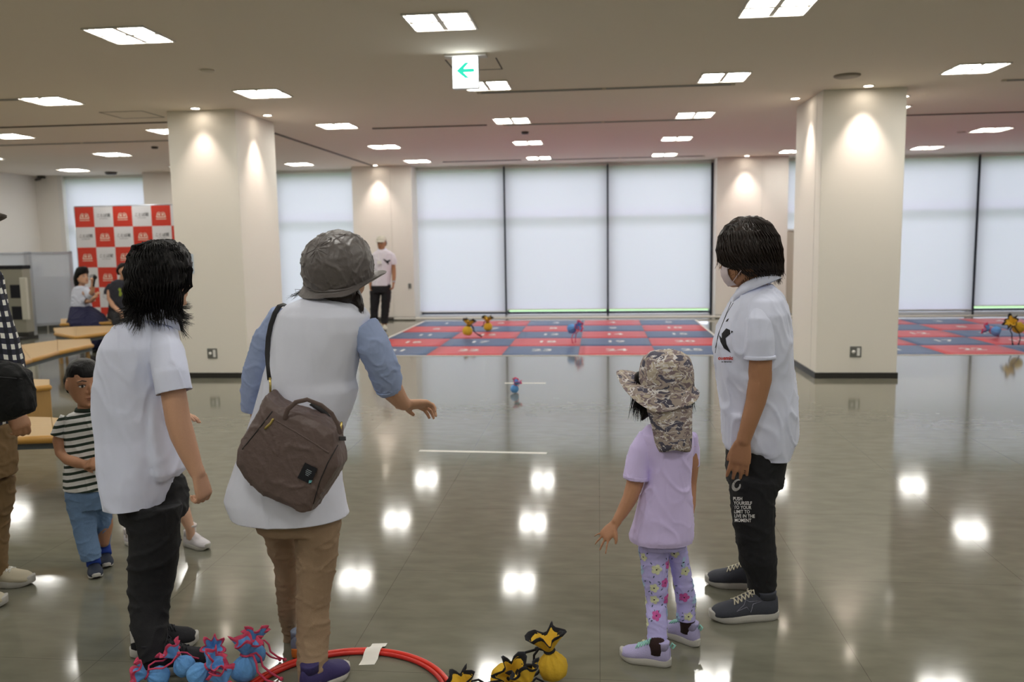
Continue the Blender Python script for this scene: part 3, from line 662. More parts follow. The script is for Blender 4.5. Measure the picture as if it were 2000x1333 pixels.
def hand(mb,W,d,n,L=.17,curl=(.3,.35,.3),spread=.12,side=1,thumb=.6,fr=.0082):
    """palm with five fingers; d = towards the fingers, n = out of the back of the hand, side = which side the thumb is on"""
    d=d.normalized(); n=(n-d*n.dot(d)).normalized(); s=d.cross(n)*side
    k=L/.17
    rings=[]
    for t,w,th in [(-.03,.026,.020),(0,.027,.019),(.025,.033,.018),(.055,.040,.0165),(.08,.041,.0145),(.09,.036,.011)]:
        rings.append(ellring(W+d*t*k,w*k,th*k*.85,16,2.4,s,n))
    mb.loft(rings)
    for i,(off,ln,rr) in enumerate([(.030,.070,1.),(.010,.078,1.05),(-.011,.073,1.),(-.030,.056,.86)]):
        base=W+d*.082*k+s*off*k; a=spread*(1.5-i); dd=(d*math.cos(a)+s*math.sin(a)).normalized(); nn=n
        pts=[(base-dd*.015*k,fr*rr*1.05*k)]; p=base; ang=0
        for j,(f,cu) in enumerate(zip((.46,.30,.24),curl)):
            ang+=cu*(1+.12*i); v=dd*math.cos(ang)-nn*math.sin(ang); pts.append((p,fr*rr*(1-.06*j)*k)); p=p+v*ln*f*k
        pts.append((p,fr*rr*.78*k)); mb.tube(pts,9)
    a=thumb; b=W+d*.022*k+s*.024*k; v=(d*math.cos(a)+s*math.sin(a)-n*.25).normalized(); v2=(d*math.cos(a*.45)+s*math.sin(a*.45)-n*.4*(1+curl[0])).normalized()
    mb.tube([(b-v*.01*k,.0135*k),(b+v*.022*k,.0125*k),(b+v*.046*k,.0098*k),(b+v*.046*k+v2*.024*k,.0078*k)],9)
def skin(name,r,g,b): return mat(name,S(r,g,b),.55,.08,220,var=.05)
SK_A=skin('skin_fair',206,160,130); SK_B=skin('skin_tan',176,128,94); SK_C=skin('skin_child',188,138,106); SK_D=skin('skin_child_light',214,172,146)
M_eyew=mat('eye_white',S(225,220,215),.3); M_iris=mat('iris_dark',S(30,22,18),.2); M_brow=mat('brow_hair',S(34,26,22),.7); M_lip=mat('lip_rose',S(176,104,92),.5); M_lipd=mat('lip_brown',S(140,88,70),.5)
M_hair=mat('black_hair',S(16,14,15),.42,.25,160,spec=.25,stretch=(1,1,.15)); M_hairb=mat('brown_black_hair',S(38,27,22),.38,.25,160,spec=.45,stretch=(1,1,.15))
M_wpolo=mat('white_polo_knit',S(224,230,252),.8,.12,700,sheen=.2); M_btrou=mat('black_trouser_cloth',S(20,21,26),.8,.15,300)
M_sole=mat('white_sole',S(196,194,188),.5,.1,60); M_lace=mat('pale_lace',S(205,198,176),.7)

class Shoe:
    """shoe from heel point to toe point on the floor"""
    def __init__(s,heel,toe,w=.095,hh=.075,z=0,sole=.022,open_=.09):
        s.o=V((heel.x,heel.y,z)); t=V((toe.x,toe.y,z)); s.L=(t-s.o).length; s.u=(t-s.o).normalized(); s.s=V((-s.u.y,s.u.x,0)); s.w=w; s.hh=hh; s.sole=sole; s.open=open_
    def hw(s,t): # half width along the foot
        P=[(0,.30),(.04,.5),(.15,.68),(.3,.70),(.45,.74),(.62,.94),(.75,1.),(.87,.88),(.95,.62),(1,.25)]
        for (a,b),(c,d) in zip(P,P[1:]):
            if t<=c: return s.w/2*(b+(d-b)*(t-a)/(c-a))
        return s.w/2*.25
    def top(s,t):
        P=[(0,.80),(.05,.98),(.15,1.0),(.26,.92),(.36,1.06),(.46,.96),(.6,.72),(.75,.55),(.88,.45),(.96,.32),(1,.12)]
        for (a,b),(c,d) in zip(P,P[1:]):
            if t<=c: return s.sole+s.hh*(b+(d-b)*(t-a)/(c-a))
        return s.sole+.01
    def sec(s,t,q,k=1.):
        w=s.hw(t)*k; zt=s.top(t); zb=s.sole*.7; zc=zb+(zt-zb)*.38
        x=math.cos(q); z=math.sin(q); e=.75 if z<0 else 1.0
        W=w*math.copysign(abs(x)**(.8),x)*(1 if z<0 else 1-.25*z*z)
        Z=(zc+(zt-zc)*z*(k)) if z>0 else (zc+(zc-zb)*math.copysign(abs(z)**.6,z))
        return s.o+s.u*(t*s.L)+s.s*W+V((0,0,Z))
    def ring(s,t,k=1.,n=24): return [s.sec(t,2*PI*i/n,k) for i in range(n)]
    def build(s,root,m_up,m_sole,laces=None,stripes=None,tab=None,name='shoe',patches=()):
        mb=MB(); mb.loft([s.ring(t) for t in (0,.02,.06,.12,.18,.25,.32,.38,.46,.55,.64,.72,.8,.87,.93,.97,1)]); up=part(name,mb,m_up,root)
        # opening with dark lining
        mb=MB(); c=s.o+s.u*(.17*s.L); mb.loft([ellring(c+V((0,0,s.top(.2)+z)),s.L*.15*k,s.w*.30*k,18,2.2,s.u,s.s) for z,k in((-.02,1),(.002,1.),(.008,1.04),(.009,.9))]); part('collar',mb,m_up,up)
        # sole with a slight toe spring
        mb=MB(); rings=[]
        for k,zz in ((.90,.0),(.98,.0015),(1.03,s.sole*.5),(1.03,s.sole*.95),(.97,s.sole*1.12)):
            rg=[]
            for i in range(36):
                a=2*PI*i/36; t=.5+.52*math.cos(a); tt=min(1,max(0,t)); wv=s.w/2*(.70+.30*math.exp(-((tt-.74)/.2)**2)+.06*max(0,tt-.85))*k
                sd=math.sin(a); wv*= math.copysign(abs(sd)**.62,sd) if sd else 0
                spring=.014*max(0,(tt-.78)/.22)**2+.005*max(0,(.12-tt)/.12)**2
                rg.append(s.o+s.u*((.5+(.5+.025*k)*math.cos(a))*s.L)+s.s*wv+V((0,0,zz+spring+.0005)))
            rings.append(rg)
        mb.loft(rings); part('sole',mb,m_sole,up)
        if laces:
            mb=MB()
            for i in range(5):
                t=.40+i*.055
                for sg in (-1,1):
                    a,b=.95,PI-.95
                    if sg<0: a,b=b,a
                    pts=[(s.sec(t+(.05*(j/5)),a+(b-a)*j/5,1.04),.0026) for j in range(6)]; mb.tube(pts,6)
            c=s.sec(.385,PI/2,1.05)
            for sg in (-1,1):
                mb.tube([(c,.0026),(c+s.s*sg*.022+V((0,0,.014)),.0026),(c+s.s*sg*.034+V((0,0,.002)),.0026),(c+s.s*sg*.018-s.u*-.012+V((0,0,-.004)),.0026),(c,.0026)],6)
            part('laces',mb,laces,up)
        if stripes:
            mb=MB()
            for t0 in stripes[1]:
                for q0,q1 in ((.15,1.1),(PI-.15,PI-1.1)):
                    g=[]
                    for j in range(7):
                        f=j/6; q=q0+(q1-q0)*f; t=t0-.09*f
                        g+= [s.sec(t,q,1.025),s.sec(t+.045,q,1.025)]
                    k=len(mb.v); mb.v+=g; mb.f+=[[k+2*j,k+2*j+1,k+2*j+3,k+2*j+2] for j in range(6)]
            part('stripes',mb,stripes[0],up)
        if tab:
            mb=MB(); g=[]
            for j in range(9):
                q=.9+ (PI-1.8)*j/8
                g.append([s.sec(t,PI*.06+PI*.88*j/8,1.05) for t in (.0,.03,.075)])
            vs=[p for r in g for p in r]; fs=[(j*3+i,j*3+i+1,j*3+i+4,j*3+i+3) for j in range(8) for i in range(2)]
            mb.add(vs,fs); part('heel_tab',mb,tab,up)
        return up
def cloth_part(name,lofts,tubes,voxel,m,root,wr=None,smooth=5,open_loft=False,open_tubes=True,th=.0022):
    """cloth grown round lofts and tubes; hems and cuffs are cut clean and stay open"""
    mb=MB(); cuts=[]; E_=.035
    for k,r in enumerate(lofts):
        r=list(r)
        if open_loft and k==0:
            c=sum(r[-1],V((0,0,0)))/len(r[-1]); n=V((0,0,-1)); r.append([p+n*E_ for p in r[-1]]); cuts.append((c,n,1.0))
        mb.loft(r)
    extra=[]
    for t in tubes:
        t=list(t)
        if open_loft:   # a sleeve: its upper part grows out of the body of the shirt, the open sleeve lies over it
            n_=max(2,len(t)-1); mb.tube(t[:n_],20,False)
            d=(t[-1][0]-t[-2][0]).normalized(); sm=MB(); sm.tube([(p[0],p[1]*1.03,p[2]*1.03) for p in t]+[(t[-1][0]+d*E_,)+tuple(t[-1][1:])],24,False); k=len(t)
            ms=remesh(name,sm,voxel*.8,3,(wr[0]*.6,)+tuple(wr[1:]) if wr else None); bs=bmesh.new(); bs.from_mesh(ms)
            bmesh.ops.bisect_plane(bs,geom=bs.verts[:]+bs.edges[:]+bs.faces[:],plane_co=t[-1][0],plane_no=d,clear_outer=True); bs.to_mesh(ms); bs.free(); extra.append(ms); continue
        if open_tubes:
            d=(t[-1][0]-t[-2][0]).normalized(); cuts.append((t[-1][0],d,max(t[-1][1],t[-1][2])*1.22)); t.append((t[-1][0]+d*E_,)+tuple(t[-1][1:]))
        mb.tube(t,20,False)
    me=remesh(name,mb,voxel,smooth,wr)
    if cuts:
        bm=bmesh.new(); bm.from_mesh(me)
        for c,n,rad in cuts:
            def near(co):
                d=co-c; h=d.dot(n)
                return -.03<h<E_*1.6+.02 and (d-n*h).length<rad
            fs=[f for f in bm.faces if all(near(v.co) for v in f.verts)]
            es={e for f in fs for e in f.edges}; vs={v for f in fs for v in f.verts}
            bmesh.ops.bisect_plane(bm,geom=fs+list(es)+list(vs),plane_co=c,plane_no=n,clear_outer=True)
        for x in extra: bm.from_mesh(x); bpy.data.meshes.remove(x)
        bm.to_mesh(me); bm.free()
        o=bpy.data.objects.new('tmp',me); COL.objects.link(o); md=o.modifiers.new('s','SOLIDIFY'); md.thickness=th; md.offset=-1
        dg=bpy.context.evaluated_depsgraph_get(); out=bpy.data.meshes.new_from_object(o.evaluated_get(dg)); bpy.data.objects.remove(o); bpy.data.meshes.remove(me); me=out; me.name=name
        me.polygons.foreach_set('use_smooth',[True]*len(me.polygons)); me.update()
    return link(name,me,m,root)
def collar_strip(name,c,ra,rb,h,m,root,tilt=0,open_=.5,R=None,flare=.014,z0=0):
    """folded shirt collar standing round the neck, open at the front; R turns it with the body"""
    R=R or Matrix.Identity(3); mb=MB(); n=26; cols=[]
    for k in range(n+1):
        q=PI/2+open_*.5+(2*PI-open_)*k/n
        col=[]
        for u,(dz,dr) in enumerate([(0,0),(h*.6,.002),(h,-.001),(h*.98,.006),(h*.45,flare*.7),(-.012,flare+.004),(-.014,flare),(0,.001)]):
            dip=-.018*max(0,math.sin(q))**2
            v=V(((ra+dr)*math.cos(q),(rb+dr)*math.sin(q),dz+dip+z0)); col.append(c+R@v)
        cols.append(col)
    mb.loft(cols); return part(name,mb,m,root)
def strands(name,n,fn,m,root,w=.0013,seg=10,kind=True):
    """hair as many thin tapering locks; fn(i) -> list of points"""
    vs=[];fs=[]
    for i in range(n):
        P=fn(i)
        if not P: continue
        k=len(vs); L_=len(P)
        for j,p in enumerate(P):
            t=(P[min(j+1,L_-1)]-P[max(j-1,0)]).normalized(); a=t.cross(V((.3,.5,.8))).normalized(); b=t.cross(a); ww=w*(1-(j/(L_-1))**2*.85)*(.7+.6*random.random() if j==0 else 1)
            for q in range(3): vs.append(p+a*ww*math.cos(q*2.094)+b*ww*math.sin(q*2.094))
        for j in range(L_-1):
            for q in range(3): a=k+j*3+q; b=k+j*3+(q+1)%3; fs.append((a,b,b+3,a+3))
    o=link(name,me_new(name,vs,fs),m,root); 
    if kind: o['kind']='stuff'
    return o
def cap_hair(name,c,R,h,front,back,m,root,k=1.06,voxel=.005,extra=None,wr=(.004,(60,60,18),0,True),zt=.03):
    """close hair: the skull grown by k, cut where front/back height fractions say"""
    mb=MB(); rings=[]
    P=lambda x,y,z: c+R@V((x*h,y*h,z*h))
    for z,w,f,b in HEADP:
        if z<-.40: continue
        # below the hair line the front retreats behind the ears
        t=min(1,max(0,(front-z)/.10)); ff=f*k*(1-t)+(-.02)*t
        bb=b*k; ww=w*k
        if z<back: break
        rings.append([P(ww*math.cos(q),((ff+bb)/2+(ff-bb)/2*math.sin(q)),z+zt*(z>.2)) for q in [2*PI*j/24 for j in range(24)]])
    mb.loft(rings)
    if extra: extra(mb,P)
    return link(name,remesh(name,mb,voxel,3,wr),m,root)
# ================================================================== person 1: woman in white polo, far left foreground
def person_left_woman():
    q=Px(2.85); f0=atz(300,1300)
    root=empty('person',(f0.x,f0.y+.1,0),'person with black shoulder-length hair, white polo and black trousers, back turned, far left foreground','person')
    hc_=q.p(316,541); R=rot(-.72,-.05); h=.222
    mb=MB(); head(mb,hc_,R,h)
    mb.tube(q.limb([(313,575,26,.0),(303,620,27,.0),(285,660,40,0)]),14)
    mb.loft(q.rings([(650,235,320,0,.15),(760,215,312,0,.15),(900,230,320,0,.15),(940,245,330,0,.15)]))
    mb.tube(q.limb([(318,672,26,-.06),(335,745,25,-.12),(348,822,25,-.13),(356,850,24.5,-.13),(368,882,21,-.13),(380,912,16.5,-.13),(387,926,15.5,-.13)]),16)
    hand(mb,q.p(387,926,-.13),V((.22,.05,-1)),V((1,-.25,.25)),.165,(.75,.95,.6),.05,-1,.35,.0088)
    mb.tube(q.limb([(285,672,26,.10),(283,740,24,.14),(285,800,22,.15),(310,808,18,.14),(330,811,14,.13)]),14)
    hand(mb,q.p(328,811,.13),V((1,-.05,.02)),V((0,.2,1)),.15,(.2,.3,.2),.05,1,.4)
    for d,x in ((-.06,298),(.12,302)): mb.tube(q.limb([(x,975,20,d*.5),(x,1100,20,d),(x+2,1245,13,d*1.2)]),12)
    body=link('body',remesh('body',mb,.0045,5),SK_A,root)
    # polo
    T=q.rings([(622,252,322,0,.14),(634,226,338,0,.20),(650,208,346,0,.235),(675,196,350,-.01,.27),(720,188,347,-.01,.28),(790,188,340,-.01,.28),(850,192,343,-.01,.29),(905,198,342,-.02,.31),(945,206,334,-.035,.31),(966,212,330,-.04,.30),(978,218,328,-.04,.30)])
    TT=q.rings([(740,300,340,-.0,.2),(830,304,350,-.0,.24),(895,312,359,-.0,.25),(915,316,363,-.0,.25),(927,326,352,-.0,.22)],2.1)
    cloth_part('polo_shirt',[T,TT],[q.limb([(312,650,26,-.03),(326,690,33,-.08),(335,735,34,-.12),(341,766,33.5,-.13)]),q.limb([(268,650,30,.08),(258,700,32,.12),(262,745,31,.14)])],.0065,M_wpolo,root,(.0075,(7,7,3.4),3.1),open_loft=True)
    collar_strip('collar',q.p(312,622,0),.062,.062,.035,M_wpolo,root,R=rot(-.95)@Matrix.Rotation(-.28,3,'X'),open_=.9)
    # trousers
    hip=q.rings([(905,240,340,.05,.22),(940,232,358,.05,.24),(975,228,370,.04,.25),(1010,240,364,.02,.26)])
    nl=q.limb([(300,985,57,-.06),(300,1040,52,-.07),(299,1090,50.5,-.08),(297,1130,47,-.08),(293,1175,40,-.10),(291,1215,37,-.13),(296,1250,33,-.16),(304,1292,30,-.19)])
    fl_=q.limb([(305,985,52,.08),(302,1060,44,.13),(298,1120,42,.12),(296,1180,34,.06),(294,1242,30,.0)])
    cloth_part('trousers',[hip],[nl,fl_],.007,M_btrou,root,(.007,(8,8,10),1.7),4)
    a=Shoe(atz(276,1322),atz(416,1300),.10,.085,sole=.028).build(root,M_blk,M_sole,M_blk,(M_sole,(.5,.58)),M_sole)
    b=Shoe(atz(257,1284),atz(386,1256),.10,.085,sole=.028).build(root,M_blk,M_sole,M_blk,(M_sole,(.5,)),M_sole)
    # hair: full wavy mass to the collar
    mb=MB(); mb.loft(q.rings([(468,300,322,0,.05),(471,284,338,0,.11),(480,270,351,0,.17),(497,260,362,0,.215),(520,256,367,0,.23),(550,255,364,-.005,.235),(575,254,354,-.01,.21),(592,252,346,-.012,.18),(606,262,336,-.015,.14),(614,275,322,-.02,.09)],2.1,30))
    me=remesh('hair',mb,.005,2,(.010,(20,20,8),2.2)); hair=link('hair',me,M_hair,root)
    rg=q.rings([(472,296,326,0,.10),(479,270,350,0,.18),(500,257,363,0,.225),(530,253,368,0,.24),(563,252,365,-.005,.235),(588,248,358,-.01,.20),(612,252,350,-.014,.17)],2.1,60)
    clumps=[(random.uniform(0,60),random.random()*6,random.uniform(.006,.014),random.uniform(-.5,1.5),random.uniform(-.03,.055),random.uniform(-2,2)) for _ in range(46)]
    def lock(i):
        k,ph,amp,flick,ln,sw=clumps[i%46]; k+=random.gauss(0,1.0); ph+=random.gauss(0,.25); pts=[]; ln+=random.uniform(-.008,.012)
        j0=0 if random.random()<.6 else 1
        for j in range(j0,7):
            kk=int(k+sw*(j/6)+1.0*math.sin(j*1.3+ph))%60; c=sum(rg[j],V((0,0,0)))/60; v=rg[j][kk]; o=(v-c); o.z=0; o.normalize()
            if j>=5: v=v+V((0,0,(.02*math.sin(clumps[i%46][1]*3)+random.uniform(-.004,.012))*(j-4)*.6))
            pts.append(v+o*(amp*math.sin(j*1.9+ph)-.002))
        c=sum(rg[6],V((0,0,0)))/60; o=(pts[-1]-c); o.z=0; o.normalize(); ln=max(.0,ln+.012)
        sd=V((math.sin(ph*2),0,0))*.012; pts.append(pts[-1]+V((0,0,-ln*.6))+o*.012*flick+sd*.5); pts.append(pts[-1]+V((0,0,-ln*.4))+o*.020*flick+sd)
        out=[]
        for a_,b_ in zip(pts,pts[1:]): out+= [a_,a_.lerp(b_,.5)]
        return out+[pts[-1]]
    strands('hair_locks',1300,lock,M_hair,hair,.0020)
    return root
person_left_woman()

# ================================================================== person 2: striped boy
def stripes_mat():
    m=mat('striped_jersey',S(222,222,220),.85,.1,500); b=m.node_tree.nodes['Principled BSDF']
    tc=N(m,'ShaderNodeTexCoord'); sp=N(m,'ShaderNodeSeparateXYZ'); L(m,tc.outputs['Object'],sp.inputs[0])
    nz=N(m,'ShaderNodeTexNoise'); nz.inputs['Scale'].default_value=6; L(m,tc.outputs['Object'],nz.inputs['Vector'])
    t=N(m,'ShaderNodeMath',operation='MULTIPLY_ADD'); L(m,sp.outputs['X'],t.inputs[0]); t.inputs[1].default_value=-.16; L(m,sp.outputs['Z'],t.inputs[2])
    a=N(m,'ShaderNodeMath',operation='MULTIPLY_ADD'); L(m,nz.outputs['Fac'],a.inputs[0]); a.inputs[1].default_value=.012; L(m,t.outputs[0],a.inputs[2])
    w=N(m,'ShaderNodeMath',operation='MODULO'); L(m,a.outputs[0],w.inputs[0]); w.inputs[1].default_value=.0315
    g=N(m,'ShaderNodeMath',operation='GREATER_THAN'); L(m,w.outputs[0],g.inputs[0]); g.inputs[1].default_value=.0185
    mx=N(m,'ShaderNodeMix'); mx.data_type='RGBA'; mx.inputs[6].default_value=S(224,224,222); mx.inputs[7].default_value=S(38,54,44); L(m,g.outputs[0],mx.inputs[0]); L(m,mx.outputs[2],b.inputs['Base Color']); return m
def jeans_mat(): return mat('light_denim',S(112,142,180),.85,.3,350,var=.12)
def person_boy():
    q=Px(3.55); f0=atz(195,1110)
    root=empty('person',(f0.x,f0.y,0),'small boy with cropped hair, dark green and white striped tee and jeans, hands clasped','person')
    c=q.p(165,747); R=rot(-2.3,-.08); h=.214; mb=MB(); head(mb,c,R,h)
    mb.tube(q.limb([(172,775,20,.01),(174,800,22,.0),(172,830,30,.0)]),14)
    mb.loft(q.rings([(825,138,208,0,.11),(900,140,205,0,.12),(975,145,205,0,.12)]))
    mb.tube(q.limb([(122,832,13,-.02),(116,862,13.5,-.03),(121,884,13.5,-.04),(134,897,13,-.06),(152,905,11,-.09),(166,908,9,-.11)]),14)
    hand(mb,q.p(164,907,-.11),V((.95,-.25,.02)),V((-.1,-.8,.6)),.112,(.35,.5,.4),.05,1,.4,.0085)
    mb.tube(q.limb([(222,835,13,.02),(232,865,13,-.02),(230,893,12,-.06),(215,902,10.5,-.10),(204,905,9,-.12)]),14)
    hand(mb,q.p(205,903,-.125),V((-.95,-.3,.05)),V((.1,-.7,.7)),.112,(.4,.5,.4),.05,-1,.4,.0085)
    for x,x2,d in ((160,178,0),(200,203,.08)): mb.tube(q.limb([(x,960,18,d),(x+5,1030,16,d),(x2,1090 if d==0 else 1062,10,d)]),12)
    link('body',remesh('body',mb,.0045,4),SK_C,root)
    for s in [0]: face(root,c,R,h,M_lipd)
    cap_hair('hair',c,R,h,.15,-.24,M_hair,root,1.04,.005,None,(.0012,(90,90,90),0,False),.012)
    T=q.rings([(800,150,196,0,.09),(806,134,212,0,.12),(816,124,222,0,.145),(840,124,222,0,.155),(880,127,219,0,.16),(920,125,220,0,.165),(953,126,221,0,.17)])
    ms=stripes_mat()
    cloth_part('striped_tee',[T],[q.limb([(134,817,17,-.005),(122,836,17.5,-.02),(116,853,17.5,-.03)]),q.limb([(212,817,17,0),(224,838,17,.01),(229,858,17,.0)])],.005,ms,root,(.004,(12,12,6),5),4,open_loft=True)
    cc=q.p(173,797,-.0); m=MB(); m.loft([ellring(cc+V((0,0,dz)),ra,rb,28,2.2) for dz,ra,rb in ((-.012,.060,.055),(.002,.055,.050),(.004,.050,.046),(-.010,.050,.047))]); part('neckband',m,mat('green_rib',S(38,54,44),.85),root)
    hip=q.rings([(938,130,216,0,.15),(965,129,218,0,.155),(990,132,219,.01,.155)])
    a=q.limb([(160,985,27,-.01),(165,1020,25,-.01),(170,1050,22,-.02),(176,1075,21.5,-.03),(180,1092,19,-.03)]); b=q.limb([(200,985,20,.05),(201,1020,18,.07),(202,1045,14,.09),(202,1063,12.5,.1)])
    cloth_part('jeans',[hip],[a,b],.005,jeans_mat(),root,(.005,(14,14,16),8),3)
    M_bs=mat('bright_blue_knit',S(36,70,170),.8); M_nv=mat('navy_mesh',S(40,48,66),.7)
    for hl,te,z,hh in ((atz(181,1112),atz(192,1140),0,.07),(atz(203,1092),atz(208,1108),0,.06)):
        d=(te-hl).normalized(); hl=V((hl.x,hl.y,0)); te=hl+d*.155
        u=Shoe(hl,te,.068,.055,0,.014).build(root,M_nv,M_sole,None,None,None)
        m=MB(); top=hl+d*.03+V((0,0,.105)); m.tube([(hl+d*.075+V((0,0,.045)),.031),(hl+d*.045+V((0,0,.075)),.03),(top,.027)],14,False); part('ankle_knit',m,M_bs,u)
person_boy()

# ================================================================== person 3: hatted woman throwing
M_khaki=mat('khaki_cotton',S(158,134,108),.85,.2,400); M_vest=mat('offwhite_felt',S(230,234,250),.9,.08,600,sheen=.2); M_blues=mat('blue_chambray',S(160,177,216),.85,.15,500)
M_hat=mat('grey_nylon',S(98,92,90),.42,.25,60,sheen=.1); M_bag=mat('taupe_nylon',S(104,88,84),.45,.3,60); M_bagd=mat('dark_strap',S(30,30,34),.6); M_gold=mat('pale_brass',S(200,180,110),.3,metal=.9)
def person_hat():
    q=Px(2.74); f0=atz(620,1325)
    root=empty('person',(f0.x,f0.y,0),'person throwing, in a grey bucket hat, long white vest, blue sleeves and khaki trousers','person')
    c=q.p(665,528); R=rot(-.35,.30,.10); h=.222; mb=MB(); head(mb,c,R,h)
    mb.tube(q.limb([(655,570,29,-.01),(645,600,30,-.02),(635,640,45,-.02)]),14)
    mb.loft(q.rings([(640,570,700,0,.17),(760,545,665,0,.17),(900,525,650,0,.18),(985,530,640,0,.18)]))
    mb.tube(q.limb([(545,640,20,.0),(516,700,19,.03),(497,765,17,.06),(507,830,15,.10),(520,870,13,.14)]),14)
    hand(mb,q.p(520,872,.14),V((.3,.4,-1)),V((-1,0,0)),.16,(.5,.5,.4),.05,1,.4)
    mb.tube(q.limb([(715,650,25,-.02),(738,700,25,.0),(757,742,24,.04),(768,765,22,.08),(781,782,17,.13),(790,790,14,.16)]),14)
    hand(mb,q.p(790,790,.165),V((.55,.6,-.12)),V((-.2,.45,.9)),.165,(.35,.5,.4),.10,-1,.7,.0088)
    mb.tube(q.limb([(610,980,38,-.02),(615,1120,30,-.04),(610,1320,18,-.06)]),12); mb.tube(q.limb([(540,980,36,.06),(557,1120,12,.12),(563,1215,6,.185)]),12)
    link('body',remesh('body',mb,.0045,5),SK_A,root)
    # blue shirt sleeves and back showing at the armholes
    SH=q.rings([(620,560,705,0,.15),(680,530,705,0,.2),(760,520,690,0,.22),(860,515,655,0,.22),(985,470,585,.03,.25),(994,478,560,.03,.22)])
    cloth_part('blue_shirt',[SH],[q.limb([(555,612,26,.0),(528,660,29,.01),(508,715,29,.03),(493,765,24,.06),(491,800,19,.08)]),q.limb([(705,640,34,-.01),(728,672,33,-.01),(744,708,32,.01),(754,738,30,.035),(758,752,27,.05)])],.006,M_blues,root,(.007,(14,14,16),4),open_loft=True)
    for dx,dy,r_ in ((0,0,29),(-4,-9,30)): 
        m=MB(); m.tube([(q.p(756+dx,752+dy,.045),q.r(r_-1)),(q.p(762+dx,762+dy,.06),q.r(r_-4))],20,False); link('rolled_cuff',remesh('rolled_cuff',m,.005,3,(.003,(40,40,40))),M_blues,root)
    # vest/tunic
    T=q.rings([(578,610,672,0,.13),(586,585,692,0,.19),(596,560,708,-.005,.225),(615,545,725,-.01,.25),(645,535,724,-.01,.265),(690,528,708,-.01,.27),(740,512,694,-.01,.27),(760,506,700,-.01,.275),(800,494,692,-.01,.28),(850,478,670,-.01,.29),(900,458,668,-.01,.30),(945,440,674,-.01,.32),(972,433,680,-.01,.33),(990,440,683,-.012,.33),(1003,446,687,-.012,.33)],2.15,36)
    V_=cloth_part('long_vest',[T],[],.0062,M_vest,root,(.006,(4.5,5,1.8),9.),open_loft=True)
    bv=bvh_of(V_.data)
    tr_h=q.rings([(960,492,660,.0,.26),(1000,494,667,.0,.27),(1030,502,666,.0,.26)])
    rl=q.limb([(618,1010,50,-.03),(619,1070,43,-.035),(615,1130,38,-.04),(611,1185,35,-.045),(611,1250,34,-.07),(609,1310,30,-.12),(608,1352,28,-.15)]); ll=q.limb([(538,1000,41,.03),(548,1050,33,.07),(558,1100,24,.11),(559,1160,22,.15),(564,1220,17,.19),(568,1258,14,.21)])
    cloth_part('trousers',[tr_h],[rl,ll],.006,M_khaki,root,(.005,(10,10,20),2.),4)
    # hat: gathered crown and wavy brim
    def hatpt(t,a):  # t along axis
        pass
    ax=R@V((0,0,1)); hx_=R@V((1,0,0)); hy_=R@V((0,1,0)); hcen=q.p(659,522)
    mb=MB(); rings=[]
    for z,ra in [(-.062,.110),(-.04,.116),(-.01,.119),(.025,.116),(.055,.105),(.078,.086),(.094,.058),(.101,.028),(.103,.01)]:
        rings.append([hcen+ax*(z+.012)+hx_*(ra*.98*math.cos(a)*(1+.012*math.sin(5*a)))+hy_*(ra*1.06*math.sin(a)*(1+.012*math.sin(7*a))) for a in [2*PI*k/56 for k in range(56)]])
    mb.loft(rings); me=remesh('hat',mb,.004,5,(.0055,(20,20,13),6.3)); hat=link('hat',me,M_hat,root)
    mb=MB(); o=[];n=64
    for k,(dr,dz) in enumerate([(0,-.045),(.012,-.062),(.034,-.085),(.052,-.098),(.055,-.101),(.050,-.101),(.03,-.088),(.008,-.066),(-.004,-.05)]):
        rg=[]
        for j in range(n):
            a=2*PI*j/n; wv=.008*math.sin(3*a+.8)+.006*math.sin(5*a+2)
            fl=.85+.05*max(0,math.cos(a-.15)) ; back=max(0,-math.sin(a))
            ra=.110+dr*fl*(1-.55*back); z=dz+ (wv+.055*max(0,math.cos(a-.1)))*(dr/.05) + .018*back*(dr/.05)
            rg.append(hcen+ax*(z+.012)+hx_*(ra*.98*math.cos(a))+hy_*(ra*1.06*math.sin(a)))
        o.append(rg)
    mb.loft(o,False); part('brim',mb,M_hat,hat)
    mb=MB(); mb.tube([(hcen+ax*(-.040)+hx_*(.1145*math.cos(a))+hy_*(.1235*math.sin(a)),.0022) for a in [2*PI*k/48 for k in range(49)]],6,False); part('hat_seam',mb,M_hat,hat)
    # gathers at the crown: small radiating tucks
    mb=MB(); cg=hcen+ax*.095-hy_*.055
    for k in range(12):
        a=-2.6+k*.42; d0=(hx_*math.cos(a)+hy_*math.sin(a)); p0=cg+d0*.008; p1=cg+d0*(.03+.008*(k%3))
        def onhat(p): hh_=bvh_of(me) if False else None; return p
    bh=bvh_of(me)
    for k in range(14):
        a=2*PI*k/14; d0=(hx_*math.cos(a)+ax*math.sin(a)); pts=[]
        for t in (.006,.014,.024,.034+.008*(k%3)):
            s_=cg+d0*t; hh_=bh.ray_cast(s_-hy_*.2,hy_,.5)
            if hh_[0] is not None: pts.append((hh_[0],.0022*(1.2-t*20) if t<.05 else .0006))
        if len(pts)>2: mb.tube([(p,max(.0006,r)) for p,r in pts],6,False)
    if mb.v: part('gathers',mb,M_hat,hat)
    # dark hair: bundle right of the neck, loose wisps left
    mb=MB(); mb.tube(q.limb([(664,566,44,.02),(682,578,26,.0),(698,592,14,-.02),(706,606,6,-.03)]),16); mb.tube(q.limb([(625,566,28,.02),(600,574,12,0)]),12); mb.tube(q.limb([(628,572,17,-.045),(655,577,20,-.05),(682,576,17,-.045)]),12)
    hr_=link('hair',remesh('hair',mb,.0045,2,(.002,(60,60,20))),M_hairb,root)
